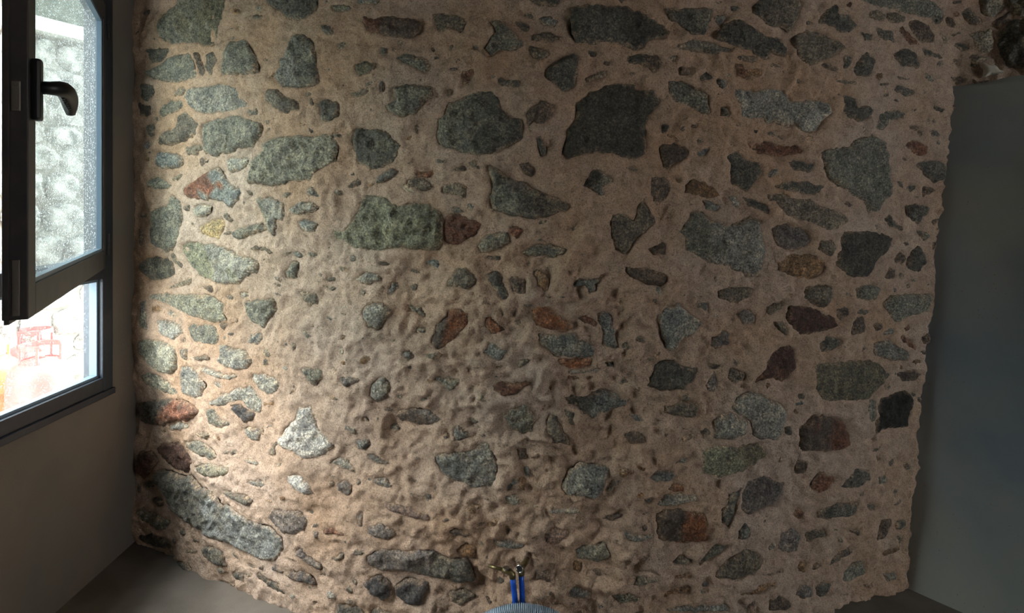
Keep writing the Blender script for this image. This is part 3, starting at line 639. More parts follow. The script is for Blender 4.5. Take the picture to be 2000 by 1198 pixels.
d 3369,2036 3435,2041 3420,2025 3376,2021
m 2273,1683 2315,1688 2345,1667 2315,1665
k 2413,1835 2432,1844 2451,1831 2418,1802
p 3656,1486 3698,1496 3698,1481 3670,1460
m 3628,1906 3691,1904 3684,1890 3635,1891
g 982,1598 1013,1601 1037,1588 1001,1574
p 1665,1679 1693,1690 1717,1683 1707,1665 1670,1672
b 2682,2281 2712,2282 2722,2259 2687,2257
d 1163,1239 1190,1249 1228,1246 1196,1226
p 1780,148 1816,135 1816,114 1790,117
g 2547,1795 2582,1796 2582,1772 2552,1772
b 2208,985 2245,985 2250,962 2222,962
l 1185,1811 1244,1811 1244,1797 1201,1796
g 1037,1036 1060,1009 1037,997 1022,1011
b 1399,1998 1418,1993 1413,1951 1399,1951
d 3410,525 3451,530 3435,492
g 776,1616 819,1595 819,1575 783,1595
m 2971,839 2998,837 3010,812 2976,815
m 374,1693 454,1734 449,1718 395,1695
b 1265,1361 1295,1366 1295,1338 1270,1337
r 3494,1049 3530,1064 3544,1050 3508,1035
l 950,546 993,581 1013,579 979,551
d 3439,1980 3472,1979 3494,1955 3457,1960
p 3765,2403 3818,2405 3807,2389 3771,2387
g 1528,1109 1571,1101 1561,1082 1533,1090
d 3508,1238 3565,1215 3530,1206
d 1078,397 1110,404 1134,399 1122,381
d 1909,2240 1946,2240 1955,2221 1923,2221
m 2259,2036 2338,2028 2315,2014
d 751,112 842,125 826,112 768,108
p 3663,1391 3691,1401 3670,1348
g 1642,1969 1660,1969 1656,1928 1642,1932
d 2144,2104 2171,2104 2190,2082 2162,2081
g 2431,2084 2474,2092 2469,2062
g 1731,2129 1763,2114 1763,2100 1735,2101
b 2346,491 2383,496 2393,480 2362,475
l 1066,1077 1099,1069 1116,1056 1099,1045
b 1198,1597 1220,1609 1244,1597 1233,1583
p 3486,1751 3544,1732 3515,1721
d 2232,2284 2283,2285 2273,2271 2236,2271
p 2722,1836 2798,1828 2793,1813
d 1169,1277 1217,1279 1206,1262 1179,1263
d 3497,1399 3530,1404 3537,1383 3508,1384
p 2498,1845 2552,1844 2557,1825 2542,1828
b 3632,1050 3663,1056 3656,1030 3635,1034
g 2084,1472 2107,1481 2116,1462 2088,1453
p 2195,2063 2232,2068 2236,2045 2213,2050
m 459,944 566,944 529,934
o 1244,1072 1280,1065 1238,1044
d 3339,1469 3376,1478 3369,1448
d 3443,404 3484,403 3451,379
d 2627,2297 2687,2304 2682,2295 2637,2288
m 427,1484 454,1463 449,1452 417,1473
b 1646,2043 1684,2042 1684,2029 1651,2029
g 526,373 558,375 603,351 578,357
m 2993,2247 3015,2244 3010,2222 2990,2228
b 1452,2146 1480,2140 1495,2117 1476,2122
g 3544,787 3572,782 3562,752
g 320,1048 363,1061 385,1047
b 1485,1314 1528,1312 1542,1299 1504,1303
b 1528,849 1566,859 1590,851 1566,845
m 363,980 395,968 363,953
g 1082,1971 1116,1971 1116,1955 1094,1956
d 1285,185 1308,177 1308,156 1285,169
m 644,1014 664,1021 664,998 644,996
b 1295,1239 1336,1235 1326,1216
m 2612,1960 2642,1956 2647,1942 2617,1946
g 1249,2098 1285,2096 1288,2084 1259,2085
k 3555,1940 3579,1946 3600,1937 3565,1930
d 2832,2023 2872,2025 2867,2012 2838,2014
b 1452,860 1480,866 1471,837
m 1428,1060 1457,1070 1461,1056 1447,1049
g 1651,2131 1667,2126 1665,2101 1651,2108
m 1576,2119 1594,2119 1604,2100 1590,2096
p 2677,1844 2717,1845 2717,1836 2677,1835
b 1233,1171 1265,1184 1270,1175 1249,1163
m 3281,2014 3332,2008 3325,1995
g 3586,2009 3642,2018 3614,2001
d 1786,931 1833,946 1842,937 1791,929
d 3614,1218 3642,1228 3663,1211
p 708,425 747,433 708,408
p 3156,785 3189,781 3182,762
n 1116,56 1147,69 1134,51 1116,42
d 3161,45 3214,38 3214,27
g 1233,1148 1259,1153 1280,1135
d 1800,968 1846,978 1837,964
b 1394,1083 1409,1078 1423,1060 1409,1060
b 1175,1133 1202,1132 1202,1113
k 2612,1293 2632,1288 2627,1264
m 1099,1395 1121,1401 1132,1382
p 1326,761 1336,776 1355,758
p 3789,2180 3818,2180 3818,2164
d 3558,1262 3600,1256 3572,1249
k 2508,1568 2542,1571 2537,1557
d 1147,164 1177,174 1171,157
d 1140,157 1171,173 1171,159
d 986,195 1040,195 1027,187
l 1105,1103 1127,1104 1127,1085
d 3479,1710 3508,1705 3501,1692
b 1404,1573 1418,1573 1428,1559 1413,1559
g 1280,1879 1301,1883 1301,1871 1280,1872
b 876,720 917,729 911,718
d 3089,2030 3107,2026 3101,2006
d 1868,1328 1909,1335 1905,1325
b 1082,1275 1110,1280 1105,1266
d 1147,123 1195,128 1153,116
b 2028,559 2044,564 2049,543
P 1579,531 1606,532 1600,519
b 1174,1126 1190,1134 1201,1118
g 3705,1825 3739,1820 3712,1814
g 684,609 700,617 700,597
k 2662,1774 2687,1774 2687,1762
g 2107,1375 2135,1377 2130,1366
d 1208,179 1220,175 1226,149
b 1285,751 1306,753 1295,743
"""
CHIP = [(3.875, 2.143), (3.892, 2.139), (3.911, 2.128), (3.931, 2.124), (3.948, 2.105), (3.968, 2.088), (3.95, 2.084), (3.933, 2.086), (3.906, 2.082), (3.882, 2.078), (3.886, 2.103)]
PLAN = np.array(PLAN)
_t = np.gradient(PLAN[:, 1], PLAN[:, 0]); _u = np.gradient(PLAN[:, 2], PLAN[:, 0]); _l = np.hypot(_t, _u)
NX, NY = _u/_l, -_t/_l            # towards the room
def wall_point(a, z, h):
    x = np.interp(a, PLAN[:, 0], PLAN[:, 1]); y = np.interp(a, PLAN[:, 0], PLAN[:, 2])
    nx = np.interp(a, PLAN[:, 0], NX); ny = np.interp(a, PLAN[:, 0], NY)
    return np.stack([x+nx*h, y+ny*h, z+0*h], -1)
def base_relief(a, z):            # slow undulation shared by mortar and stones
    calm = 1-.75*np.clip((a-3.25)/.3, 0, 1)
    return calm*(.020*rnoise(a, z, .26, 3) + .014*rnoise(a, z, .12, 4, 1.1))
def mortar_relief(a, z):
    wx = a + .02*rnoise(a, z, .09, 21); wz = z + .02*rnoise(a, z, .09, 22)
    r = 1-np.abs(rnoise(wx, wz, .07, 5, .3))
    deep = np.exp(-((a-2.05)/.62)**2)*np.clip((1.7-z)/.6, 0, 1)   # the middle of the wall is pointed most roughly
    right = np.clip((a-1.6)/.5, 0, 1)*(1-.85*np.clip((a-3.2)/.3, 0, 1))
    return base_relief(a, z) + deep*(.016*rnoise(a, z, .10, 51)+.010*rnoise(wx, wz, .05, 52, .9)) + right*(.011*(1-2*np.abs(rnoise(wx, wz, .14, 55, .5)))) + (1.05+.9*deep+.5*right)*fine_relief(a, z, wx, wz, r)
def fine_relief(a, z, wx, wz, r):
    return .0060*(r**2-.4) + .0055*rnoise(wx, wz, .035, 6) + .0042*rnoise(a, z, .019, 7, 1.3) + .0022*rnoise(a, z, .010, 8, .2)

SAT = {k_: (.72 if k_ in 'rRoOqt' else .42) for k_ in 'gGlWwdkKbnmpqrRoOyePtc'}
COL = {k_: tuple((v*SAT[k_] + (sum(c_)/3)*(1-SAT[k_]))*1.06 + 6 + off for v, off in zip(c_, (4, 0, -7))) for k_, c_ in dict(g=(122, 123, 108), G=(122, 128, 96), l=(150, 148, 138), W=(186, 183, 180), w=(192, 176, 154), d=(88, 89, 84),
           k=(66, 66, 62), K=(30, 32, 33), b=(112, 124, 130), n=(62, 64, 80), m=(122, 107, 90), p=(104, 78, 68),
           q=(80, 50, 46), r=(122, 70, 54), R=(150, 80, 46), o=(142, 102, 68), O=(176, 148, 100), y=(118, 110, 80),
           e=(150, 147, 120), P=(116, 104, 106), t=(150, 120, 112), c=(150, 136, 112)).items()}

def inside(px, pz, poly):
    res = np.zeros(px.shape, bool); n = len(poly)
    for i in range(n):
        x1, z1 = poly[i]; x2, z2 = poly[(i+1) % n]
        if z1 == z2: continue
        c = ((z1 > pz) != (z2 > pz)) & (px < (x2-x1)*(pz-z1)/(z2-z1)+x1)
        res ^= c
    return res
def edge_dist(px, pz, poly):
    A = np.asarray(poly); B = np.roll(A, -1, 0); best = np.full(px.shape, 9.)
    for (ax, az), (bx, bz) in zip(A, B):
        dx, dz = bx-ax, bz-az; L = dx*dx+dz*dz+1e-12
        t = np.clip(((px-ax)*dx+(pz-az)*dz)/L, 0, 1)
        best = np.minimum(best, np.hypot(px-ax-t*dx, pz-az-t*dz))
    return best

def outline(poly, seed, jit=.0042, step=.007):
    P = np.array(poly, float)
    # knock the corners a little
    Q = []
    for i in range(len(P)):
        a, b, c = P[i-1], P[i], P[(i+1) % len(P)]
        Q += [b+(a-b)*.09, b+(c-b)*.09]
    P = np.array(Q); R = []
    for i in range(len(P)):
        a, b = P[i], P[(i+1) % len(P)]
        k = max(1, int(round(np.hypot(*(b-a))/step)))
        for j in range(k): R.append(a+(b-a)*j/k)
    R = np.array(R)
    size = math.sqrt(max(1e-6, np.ptp(P[:, 0])*np.ptp(P[:, 1])))
    jj = min(jit, size*.075)
    R[:, 0] += jj*(rnoise(R[:, 0], R[:, 1], .016, seed)+.7*rnoise(R[:, 0], R[:, 1], .008, seed+1)); R[:, 1] += jj*(rnoise(R[:, 0], R[:, 1], .016, seed+2)+.7*rnoise(R[:, 0], R[:, 1], .008, seed+3))
    return R

def stone_geo(poly, code, seed, proud, grid=.0085, relief=1.0, base=base_relief, smear=1.0):
    """verts (along, z, height), faces, colours of one stone"""
    rnd = random.Random(seed)
    R = outline(poly, seed)
    lo, hi = R.min(0), R.max(0)
    gx, gz = np.meshgrid(np.arange(lo[0], hi[0], grid), np.arange(lo[1], hi[1], grid))
    gx = (gx + grid*.35*np.random.RandomState(seed).uniform(-1, 1, gx.shape)).ravel(); gz = (gz + grid*.35*np.random.RandomState(seed+1).uniform(-1, 1, gz.shape)).ravel()
    ok = inside(gx, gz, R); gx, gz = gx[ok], gz[ok]
    if len(gx):
        e = edge_dist(gx, gz, R); k = e > .0035; gx, gz = gx[k], gz[k]
    n = len(R)
    pts = [Vector(p) for p in R] + [Vector((x, z)) for x, z in zip(gx, gz)]
    vs, _, fs, ov, _, _ = geometry.delaunay_2d_cdt(pts, [], [list(range(n))], 1, 1e-5)
    V = np.array([(v.x, v.y) for v in vs]); 
    e = edge_dist(V[:, 0], V[:, 1], R)
    cx, cz = V.mean(0); size = min(hi-lo)
    x = V[:, 0]; z = V[:, 1]
    rim = 1-np.exp(-e/.004)
    rim2 = np.clip(e/.02, 0, 1)
    amp = relief*min(1, size/.09)
    tx, tz = rnd.uniform(-.07, .07)*amp, rnd.uniform(-.07, .07)*amp
    crag = (1-2*np.abs(rnoise(x, z, .034, seed+5, rnd.uniform(0, 3))))*.0065 + rnoise(x, z, .02, seed+6)*.0048 + rnoise(x, z, .011, seed+7)*.0030
    facet = np.abs(rnoise(x, z, .075, seed+8, rnd.uniform(0, 3)))*.010
    h = base(np.full_like(x, cx), np.full_like(z, cz))*.5 + base(x, z)*.5 - .005 + rim*(.005+proud) + .0035*rnoise(x, z, .013, seed+12)*np.exp(-e/.010) + rim2*amp*(crag+facet+(x-cx)*tx+(z-cz)*tz)
    c1 = np.array(COL[code[0]])/255.; c2 = np.array(COL[code[1]])/255. if len(code) > 1 else c1
    j = 1+rnd.uniform(-.08, .08)
    u = (x-lo[0])/(hi[0]-lo[0]) - .5 + .35*rnoise(x, z, .05, seed+9) if len(code) > 1 else 0*x
    f = np.clip(u*6+.5, 0, 1)[:, None]
    wash = (1+.10*rnoise(x, z, .06, seed+10))[:, None]
    hue = (.5+.5*rnoise(x, z, .045, seed+11))[:, None]*.16
    col = (c1*(1-f)+c2*f)*j*wash*(1-hue) + hue*np.array((.50, .44, .36))
    sm = np.clip(1.1-e/.009+1.1*rnoise(x, z, .014, seed+14)+.5*rnoise(x, z, .05, seed+15), 0, 1)[:, None]*.62*smear
    col = col*(1-sm) + sm*np.array((.72, .61, .51))
    col = np.clip(col, 0, 1); col = np.where(col <= .04045, col/12.92, ((col+.055)/1.055)**2.4)
    F = [tuple(f_) for f_ in fs]
    return x, z, h, F, col, (cx, cz), R

def mesh_from(name, V, F, col=None):
    me = bpy.data.meshes.new(name); me.from_pydata([tuple(v) for v in V], [], F)
    me.polygons.foreach_set('use_smooth', [True]*len(me.polygons))
    if col is not None:
        ca = me.color_attributes.new('Col', 'FLOAT_COLOR', 'POINT')
        ca.data.foreach_set('color', np.hstack([col, np.ones((len(col), 1))]).astype(np.float32).ravel())
    me.update(); return me

# ------------------------------------------------------------------ room shell
LX = -1.734
bm = bmesh.new(); box(bm, (-2.2, -2.2, -.12), (4.8, 3.0, 0))
fl = bm_obj('floor', bm, M_floor); tag(fl, 'dusty brown cement floor at the foot of the stone wall', 'floor', kind='structure')
bm = bmesh.new(); box(bm, (-2.0, -2.2, 2.80), (4.8, 3.0, 2.92))
tag(bm_obj('ceiling', bm, M_ceiling), 'plain dim ceiling above the stone room', 'ceiling', kind='structure')
WY0, WY1, WZ0, WZ1 = 1.22, 2.652, .742, 2.48
bm = bmesh.new(); T = LX-.105
box(bm, (T, -2.2, -.12), (LX, WY0, 2.92)); box(bm, (T, WY1, -.12), (LX, 3.0, 2.92))
box(bm, (T, WY0, -.12), (LX, WY1, WZ0)); box(bm, (T, WY0, WZ1), (LX, WY1, 2.92))
tag(bm_obj('wall_left', bm, M_plaster_l), 'dark brown grey rendered wall holding the window', 'wall', kind='structure')
bm = bmesh.new(); box(bm, (-2.0, -2.3, -.12), (4.8, -2.2, 2.92))
tag(bm_obj('wall_front', bm, M_dim), 'plain rendered wall behind the viewer', 'wall', kind='structure')

# right wall: cement lining leaning slightly outward, lower than the old wall
U = Vector((.62, -.78, 0)).normalized(); Nr = Vector((-U.y, U.x, 0))*-1
B0 = Vector((1.592, 2.48, 0)); T0 = Vector((1.845, 2.55, 2.049))
if Nr.dot(Vector((0, 0, 0))-B0) < 0: Nr = -Nr
nu, nv = 120, 90
V = []; F = []
for j in range(nv+1):
    for i in range(nu+1):
        f = j/nv; p = B0.lerp(T0, f) + U*(-.06+(4.6)*(i/nu)**1.5)
        V.append(p)
V = np.array([tuple(v) for v in V]); su = V@np.array(U); sz = V[:, 2]
wob = .005*rnoise(su, sz, .45, 31)+.002*rnoise(su, sz, .12, 32)
V = V + np.array(Nr)[None, :]*wob[:, None]
V[:, 2] += np.where(sz > 2.04, .008*rnoise(su, sz, .07, 33), 0)
for j in range(nv):
    for i in range(nu):
        a = j*(nu+1)+i; F.append((a, a+1, a+nu+2, a+nu+1))
k = len(V); back = V - np.array(Nr)[None, :]*.07
top = [nv*(nu+1)+i for i in range(nu+1)]
VV = np.vstack([V, back[top]]); 
for i in range(nu): F.append((top[i], top[i+1], k+i+1, k+i))
rw = link('wall_right', mesh_from('wall_right', VV, F), M_plaster_r)
tag(rw, 'smooth blue grey cement rendered wall to the right of the stones', 'wall', kind='structure')

# upper part of the old wall where it turns behind the lining
e0 = Vector((float(PLAN[-2, 1]), float(PLAN[-2, 2]), 0)); e1 = e0 + U*6.2
bm = bmesh.new()
vv = [bm.verts.new(p + Vector((0, 0, z_))) for z_ in (-.1, 2.9) for p in (e0, e1, e1-Nr*.3, e0-Nr*.3)]
for f in ((0, 1, 2, 3), (4, 7, 6, 5), (0, 4, 5, 1), (1, 5, 6, 2), (2, 6, 7, 3), (3, 7, 4, 0)): bm.faces.new([vv[i] for i in f])
tag(bm_obj('wall_right_upper', bm, M_mortar), 'tan mortared old wall rising behind the grey render', 'wall', kind='structure')

# ------------------------------------------------------------------ old rubble wall
stones = []
for L in STONES.strip().splitlines():
    q = L.split(); stones.append((q[0], [tuple(int(v)/1000 for v in p.split(',')) for p in q[1:]]))
A0, A1, ST = -.10, float(PLAN[-1, 0])-.005, .0072
ga = np.arange(A0, A1, ST); gz = np.arange(-.03, 2.84, ST)
GA, GZ = np.meshgrid(ga, gz); H = mortar_relief(GA, GZ)
geos = []
for i, (code, poly) in enumerate(stones):
    big = i < 60
    rnd = random.Random(i)
    g = stone_geo(poly, code, 100+i*13, rnd.uniform(0, .011) + (.004 if code in ('n',) else 0), .0066 if i < 300 else .010)
    geos.append(g)
    R = g[6]; lo, hi = R.min(0)-.01, R.max(0)+.01
    i0, i1 = np.searchsorted(ga, [lo[0], hi[0]]); j0, j1 = np.searchsorted(gz, [lo[1], hi[1]])
    if i1 <= i0 or j1 <= j0: continue
    sx, sz_ = GA[j0:j1, i0:i1], GZ[j0:j1, i0:i1]
    ins = inside(sx, sz_, R); e = edge_dist(sx, sz_, R)
    sub = H[j0:j1, i0:i1]
    bs = base_relief(sx, sz_)
    near = np.clip(1-e/.018, 0, 1)
    flat = bs + .25*(sub-bs) - .0055*np.clip(1-e/.009, 0, 1)*(.6+.7*rnoise(sx, sz_, .06, 44)) + .003*near*rnoise(sx, sz_, .05, 41)
    rag = .006+.005*rnoise(sx, sz_, .022, 43)
    t_ = np.clip((e-rag*.4)/rag, 0, 1)
    sub[:] = np.where(ins, (sub*.3+flat*.7)*(1-t_) + (bs-.018)*t_, sub*(1-near*.7)+flat*near*.7)
P = wall_point(GA.ravel(), GZ.ravel(), H.ravel())
ny_, nx_ = GA.shape
idx = np.arange(ny_*nx_).reshape(ny_, nx_)
quads = np.stack([idx[:-1, :-1], idx[:-1, 1:], idx[1:, 1:], idx[1:, :-1]], -1).reshape(-1, 4)
me = bpy.data.meshes.new('wall_back')
me.vertices.add(len(P)); me.vertices.foreach_set('co', P.astype(np.float32).ravel())
me.loops.add(quads.size); me.loops.foreach_set('vertex_index', quads.astype(np.int32).ravel())
me.polygons.add(len(quads)); me.polygons.foreach_set('loop_start', np.arange(0, quads.size, 4, dtype=np.int32))
me.polygons.foreach_set('use_smooth', np.ones(len(quads), bool)); me.update(calc_edges=True)
wall = link('wall_back', me, M_mortar)
tag(wall, 'old rubble stone wall pointed with rough tan mortar', 'wall', kind='structure')

rest_V, rest_F, rest_C = [], [], []; off = 0
def add_rest(g):
    global off
    x, z, h, F_, col = g[:5]
    rest_V.append(wall_point(x, z, h)); rest_C.append(col); rest_F.extend([tuple(v+off for v in f) for f in F_]); off += len(x)
for i, g in enumerate(geos):
    if i < 299:
        x, z, h, F_, col, (cx, cz), R = g
        c = wall_point(np.array([cx]), np.array([cz]), np.array([0.]))[0]
        o = link('stone', mesh_from('stone', wall_point(x, z, h)-c, F_, col), M_stone, wall, tuple(c))
    else:
        add_rest(g)
# grit and pebbles caught in the mortar
rs = random.Random(5); occ = [g[6] for g in geos]
mins = np.array([o.min(0) for o in occ]); maxs = np.array([o.max(0) for o in occ])
tries = 0; made = 0
occ_lo, occ_hi = list(mins), list(maxs)
while made < 230 and tries < 9000:          # half-buried stones smeared over with mortar
    tries += 1
    a, z = (rs.uniform(1.1, A1-.5) if made < 170 else rs.uniform(.03, 1.3)), rs.uniform(.02, 2.42)
    rx, rz = rs.uniform(.014, .042), rs.uniform(.010, .024)
    m0, m1 = np.array(occ_lo), np.array(occ_hi); q = .55
    if np.any((m0[:, 0]-rx*q < a) & (m1[:, 0]+rx*q > a) & (m0[:, 1]-rz*q < z) & (m1[:, 1]+rz*q > z)): continue
    n = 8; ph = rs.uniform(0, 6); tl = rs.uniform(-.5, .5); poly = []
    for k in range(n):
        t = ph+k*6.283/n; u_, v_ = rx*rs.uniform(.65, 1.1)*math.cos(t), rz*rs.uniform(.65, 1.1)*math.sin(t)
        poly.append((a+u_*math.cos(tl)-v_*math.sin(tl), z+u_*math.sin(tl)+v_*math.cos(tl)))
    add_rest(stone_geo(poly, rs.choice('gmmpdblocmPo'), 7000+tries, .004, .007, smear=1.5, base=mortar_relief)); made += 1
    occ_lo.append(np.array((a-rx, z-rz))); occ_hi.append(np.array((a+rx, z+rz)))
mins, maxs = np.array(occ_lo), np.array(occ_hi)
tries = 0; made = 0
while made < 1100 and tries < 9000:
    tries += 1
    a, z = rs.uniform(.02, A1-.5), rs.uniform(.02, 2.42 if made < 1040 else 2.8)
    r = rs.uniform(.003, .011)
    if np.any((mins[:, 0]-r < a) & (maxs[:, 0]+r > a) & (mins[:, 1]-r < z) & (maxs[:, 1]+r > z)): continue
    n = 7; ph = rs.uniform(0, 6)
    poly = [(a+r*rs.uniform(.8, 1.9)*math.cos(ph+k*6.283/n), z+r*rs.uniform(.5, 1)*math.sin(ph+k*6.283/n)) for k in range(n)]
    add_rest(stone_geo(poly, rs.choice('gmmdblccmp'), 9000+tries, .003, .006, base=mortar_relief)); made += 1
link('pebble_grit', mesh_from('pebble_grit', np.vstack(rest_V), rest_F, np.vstack(rest_C)), M_stone, wall)['kind'] = 'stuff'

# torn chip of white plaster above the lining
g = stone_geo(CHIP, 'w', 77, .028, .006, relief=.8)
x, z, h, F_, col, (cx, cz), R = g
c = wall_point(np.array([cx]), np.array([cz]), np.array([0.]))[0]
o = link('plaster_chip', mesh_from('plaster_chip', wall_point(x, z, h)-c, F_), M_white, wall, tuple(c)); o['label'] = 'torn chip of white plaster'

# ------------------------------------------------------------------ window
win = empty('window_1', (LX, WY0, WZ0)); tag(win, 'dark aluminium window, upper sash swung open into the room', 'window', kind='structure')
O = Vector((LX, WY0, WZ0))
def wpart(name, boxes, mat, parent=win, bevel=.003, loc=O, M=None):
    bm = bmesh.new()
    for lo, hi in boxes: box(bm, Vector(lo)-loc, Vector(hi)-loc, bevel, M)
    return bm_obj(name, bm, mat, parent)
x0, x1 = LX-.07, LX+.012
yA, yB, TZ0, TZ1 = WY0, WY1, 1.237, 1.318
wpart('frame_post', [((x0, yB-.066, WZ0), (x1, yB, WZ1))], M_frame)
wpart('frame_post', [((x0, yA, WZ0), (x1, yA+.066, WZ1))], M_frame)
wpart('frame_sill', [((x0, yA+.066, WZ0+.022), (x1, yB-.066, WZ0+.078))], M_frame)
wpart('frame_head', [((x0, yA+.066, WZ1-.07), (x1, yB-.066, WZ1))], M_frame)
wpart('transom', [((x0, yA+.066, TZ0), (x1, yB-.066, TZ1))], M_frame)
wpart('drip_ledge', [((x0, yA, WZ0-.004), (x1+.012, yB, WZ0+.022))], M_frame)
g0, g1 = yA+.066, yB-.066
fp = wpart('glass_pane', [((LX-.045, g0-.005, WZ0+.075), (LX-.039, g1+.005, TZ0+.005))], M_glass, bevel=0)
bd = .012
bead = wpart('glazing_bead', [((LX-.038, g0, WZ0+.078), (LX-.006, g1, WZ0+.078+bd)), ((LX-.038, g0, TZ0-bd), (LX-.006, g1, TZ0)),
     ((LX-.038, g0, WZ0+.078+bd), (LX-.006, g0+bd, TZ0-bd)), ((LX-.038, g1-bd, WZ0+.078+bd), (LX-.006, g1, TZ0-bd))], M_bead, bevel=.001)

# hinged sash: t runs from the hinge to the free edge, s out of the sash into the room
HX, HY = LX+.004, 2.618; SW, SB, ST_ = 1.322, 1.281, 2.400
ang = math.atan2(-.892, .452)
sash = empty('sash', Vector((HX, HY, SB))-O, (0, 0, ang), win)     # local x = t, local y = s
SH = ST_-SB; sd_ = .050
def spart(name, boxes, mat, bevel=.003, parent=sash):
    bm = bmesh.new()
    for lo, hi in boxes: box(bm, lo, hi, bevel)
    return bm_obj(name, bm, mat, parent)
# the sash is thicker to the outside (negative s)
bm = bmesh.new()
for lo, hi in (((0, -sd_, 0), (.066, 0, SH)), ((SW-.072, -sd_, 0), (SW, 0, SH)), ((.066, -sd_, 0), (SW-.072, 0, .076)), ((.066, -sd_, SH-.076), (SW-.072, 0, SH))):
    box(bm, lo, hi, .003)
for lo, hi in (((SW-.001, -sd_+.004, .012), (SW+.012, -sd_+.016, SH-.012)), ((.02, -sd_+.004, -.010), (SW, -sd_+.014, .004))):
    box(bm, lo, hi, .001)
bm_obj('sash_frame', bm, M_sash, sash)
spart('glass_pane', [((.060, -.032, .070), (SW-.066, -.026, SH-.070))], M_glass2, 0)
q0, q1 = .066, SW-.072
spart('glazing_bead', [((q0, -.025, .076), (q1, -.006, .088)), ((q0, -.025, SH-.088), (q1, -.006, SH-.076)), ((q0, -.025, .088), (q0+.014, -.006, SH-.088)), ((q1-.008, -.025, .088), (q1, -.006, SH-.088))], M_bead, .001)
bm = bmesh.new()                                                   # locking gear let into the free edge
box(bm, (SW-.001, -.030, .01), (SW+.003, -.016, .14), .001)
box(bm, (SW-.001, -.032, .487), (SW+.004, -.014, .557), .002)
for zz in (.02, .07, .13, .495, .549):
    r = bmesh.ops.create_cone(bm, cap_ends=True, segments=12, radius1=.005, radius2=.004, depth=.004)
    for v in r['verts']: v.co = Vector((SW+.004+v.co.z, -.023+v.co.x, zz+v.co.y))
lg = bm_obj('lock_strip', bm, M_gear, sash); lg['label'] = 'steel lock strip with screws'
# handle: back plate and curved grip lever
hc = .545
bm = bmesh.new(); box(bm, (SW-.052, 0, hc-.075), (SW-.016, .020, hc+.073), .007)
hp = bm_obj('handle', bm, M_black, sash); hp['label'] = 'black handle plate with curved lever'
bm = bmesh.new()
path = [(SW-.034, .012, hc+.005), (SW-.036, .034, hc+.006), (SW-.046, .050, hc+.008), (SW-.066, .056, hc+.008), (SW-.095, .058, hc+.006), (SW-.122, .058, hc-.001), (SW-.146, .057, hc-.012), (SW-.160, .056, hc-.026), (SW-.166, .056, hc-.040)]
tube(bm, path, [.015, .016, .0185, .0205, .021, .0205, .0185, .015, .010], 16)
for k in range(7):                                                  # finger ridges under the grip
    f = k/6; p = Vector(path[3]).lerp(Vector(path[6]), f); zz = p.z-.0195+.002*abs(f-.5)
    r = bmesh.ops.create_uvsphere(bm, u_segments=10, v_segments=6, radius=.0052)
    for v in r['verts']: v.co = v.co + Vector((p.x, p.y, zz))
bm_obj('lever', bm, M_black, sash, smooth=True)
# hinges
for hz in (.10, 1.02):
    bm = bmesh.new(); tube(bm, [(0, .008, hz-.045), (0, .008, hz-.016)], .009, 12); tube(bm, [(0, .008, hz-.014), (0, .008, hz+.014)], .009, 12); tube(bm, [(0, .008, hz+.016), (0, .008, hz+.045)], .009, 12)
    bm_obj('hinge', bm, M_black, sash)

# ------------------------------------------------------------------ the yard outside
bm = bmesh.new(); box(bm, (-7, -3, .10), (LX-.11, 7.5, .34))
tag(bm_obj('yard_ground', bm, M_ground), 'bright pale ground of the yard outside the window', 'ground', kind='structure')
W0 = Vector((-3.17, 3.8, 0)); WD = Vector((.41, .912, 0)).normalized(); WN = Vector((WD.y, -WD.x, 0))
def yard_point(a, z, h):
    return np.stack([W0.x+WD.x*a+WN.x*h, W0.y+WD.y*a+WN.y*h, z+0*h], -1)
def yard_base(a, z): return .02*rnoise(a, z, .5, 61)
ya = np.arange(-3.6, 3.0, .05); yz = np.arange(.30, 3.10, .05)
YA, YZ = np.meshgrid(ya, yz); YH = yard_base(YA, YZ)-.012+.012*rnoise(YA, YZ, .12, 62)
PV = yard_point(YA.ravel(), YZ.ravel(), YH.ravel()); q = np.arange(YA.size).reshape(YA.shape)
YF = np.stack([q[:-1, :-1], q[:-1, 1:], q[1:, 1:], q[1:, :-1]], -1).reshape(-1, 4)
k = len(PV); toprow = [int(v) for v in q[-1]]
PV2 = np.vstack([PV, PV[toprow]-np.array(WN)*.4]); FF = [tuple(int(v) for v in f) for f in YF] + [(toprow[i], toprow[i+1], k+i+1, k+i) for i in range(len(toprow)-1)]
yw = link('wall_outside', mesh_from('wall_outside', PV2, FF), M_exterior)
tag(yw, 'sunlit pale rubble wall across the yard, seen through the window', 'wall', kind='structure')
rs = random.Random(11)
M_ystone = noisy(material('weathered_yard_stone', (190, 186, 174), .9), (120, 116, 106), (196, 192, 182), 9, 8, .9, 40, .03, (.38, .6))
z = .36; row = 0
while z < 2.56:
    hgt = rs.uniform(.13, .22); a = -1.55 + rs.uniform(0, .2)
    while a < 1.5:
        wd = rs.uniform(.14, .34); n = 9; ph = rs.uniform(0, 1); poly = []
        for k in range(n):
            t = ph+k*6.283/n; cx, cz = math.cos(t), math.sin(t)
            m = max(abs(cx), abs(cz))**.75
            poly.append((a+wd/2+cx/m*(wd/2-.002)*rs.uniform(.88, 1.04), z+hgt/2+cz/m*(hgt/2-.002)*rs.uniform(.86, 1.04)))
        x, zz, h, F_, col, (cx, cz), R = stone_geo(poly, 'l', 5000+row, .020, .032, relief=2.2, base=yard_base)
        c = yard_point(np.array([cx]), np.array([cz]), np.array([0.]))[0]
        link('stone', mesh_from('stone', yard_point(x, zz, h)-c, F_), M_ystone, yw, tuple(c)); row += 1
        a += wd
    z += hgt
print('yard stones', row)
bm = bmesh.new()
a0, a1 = -3.2, 2.8
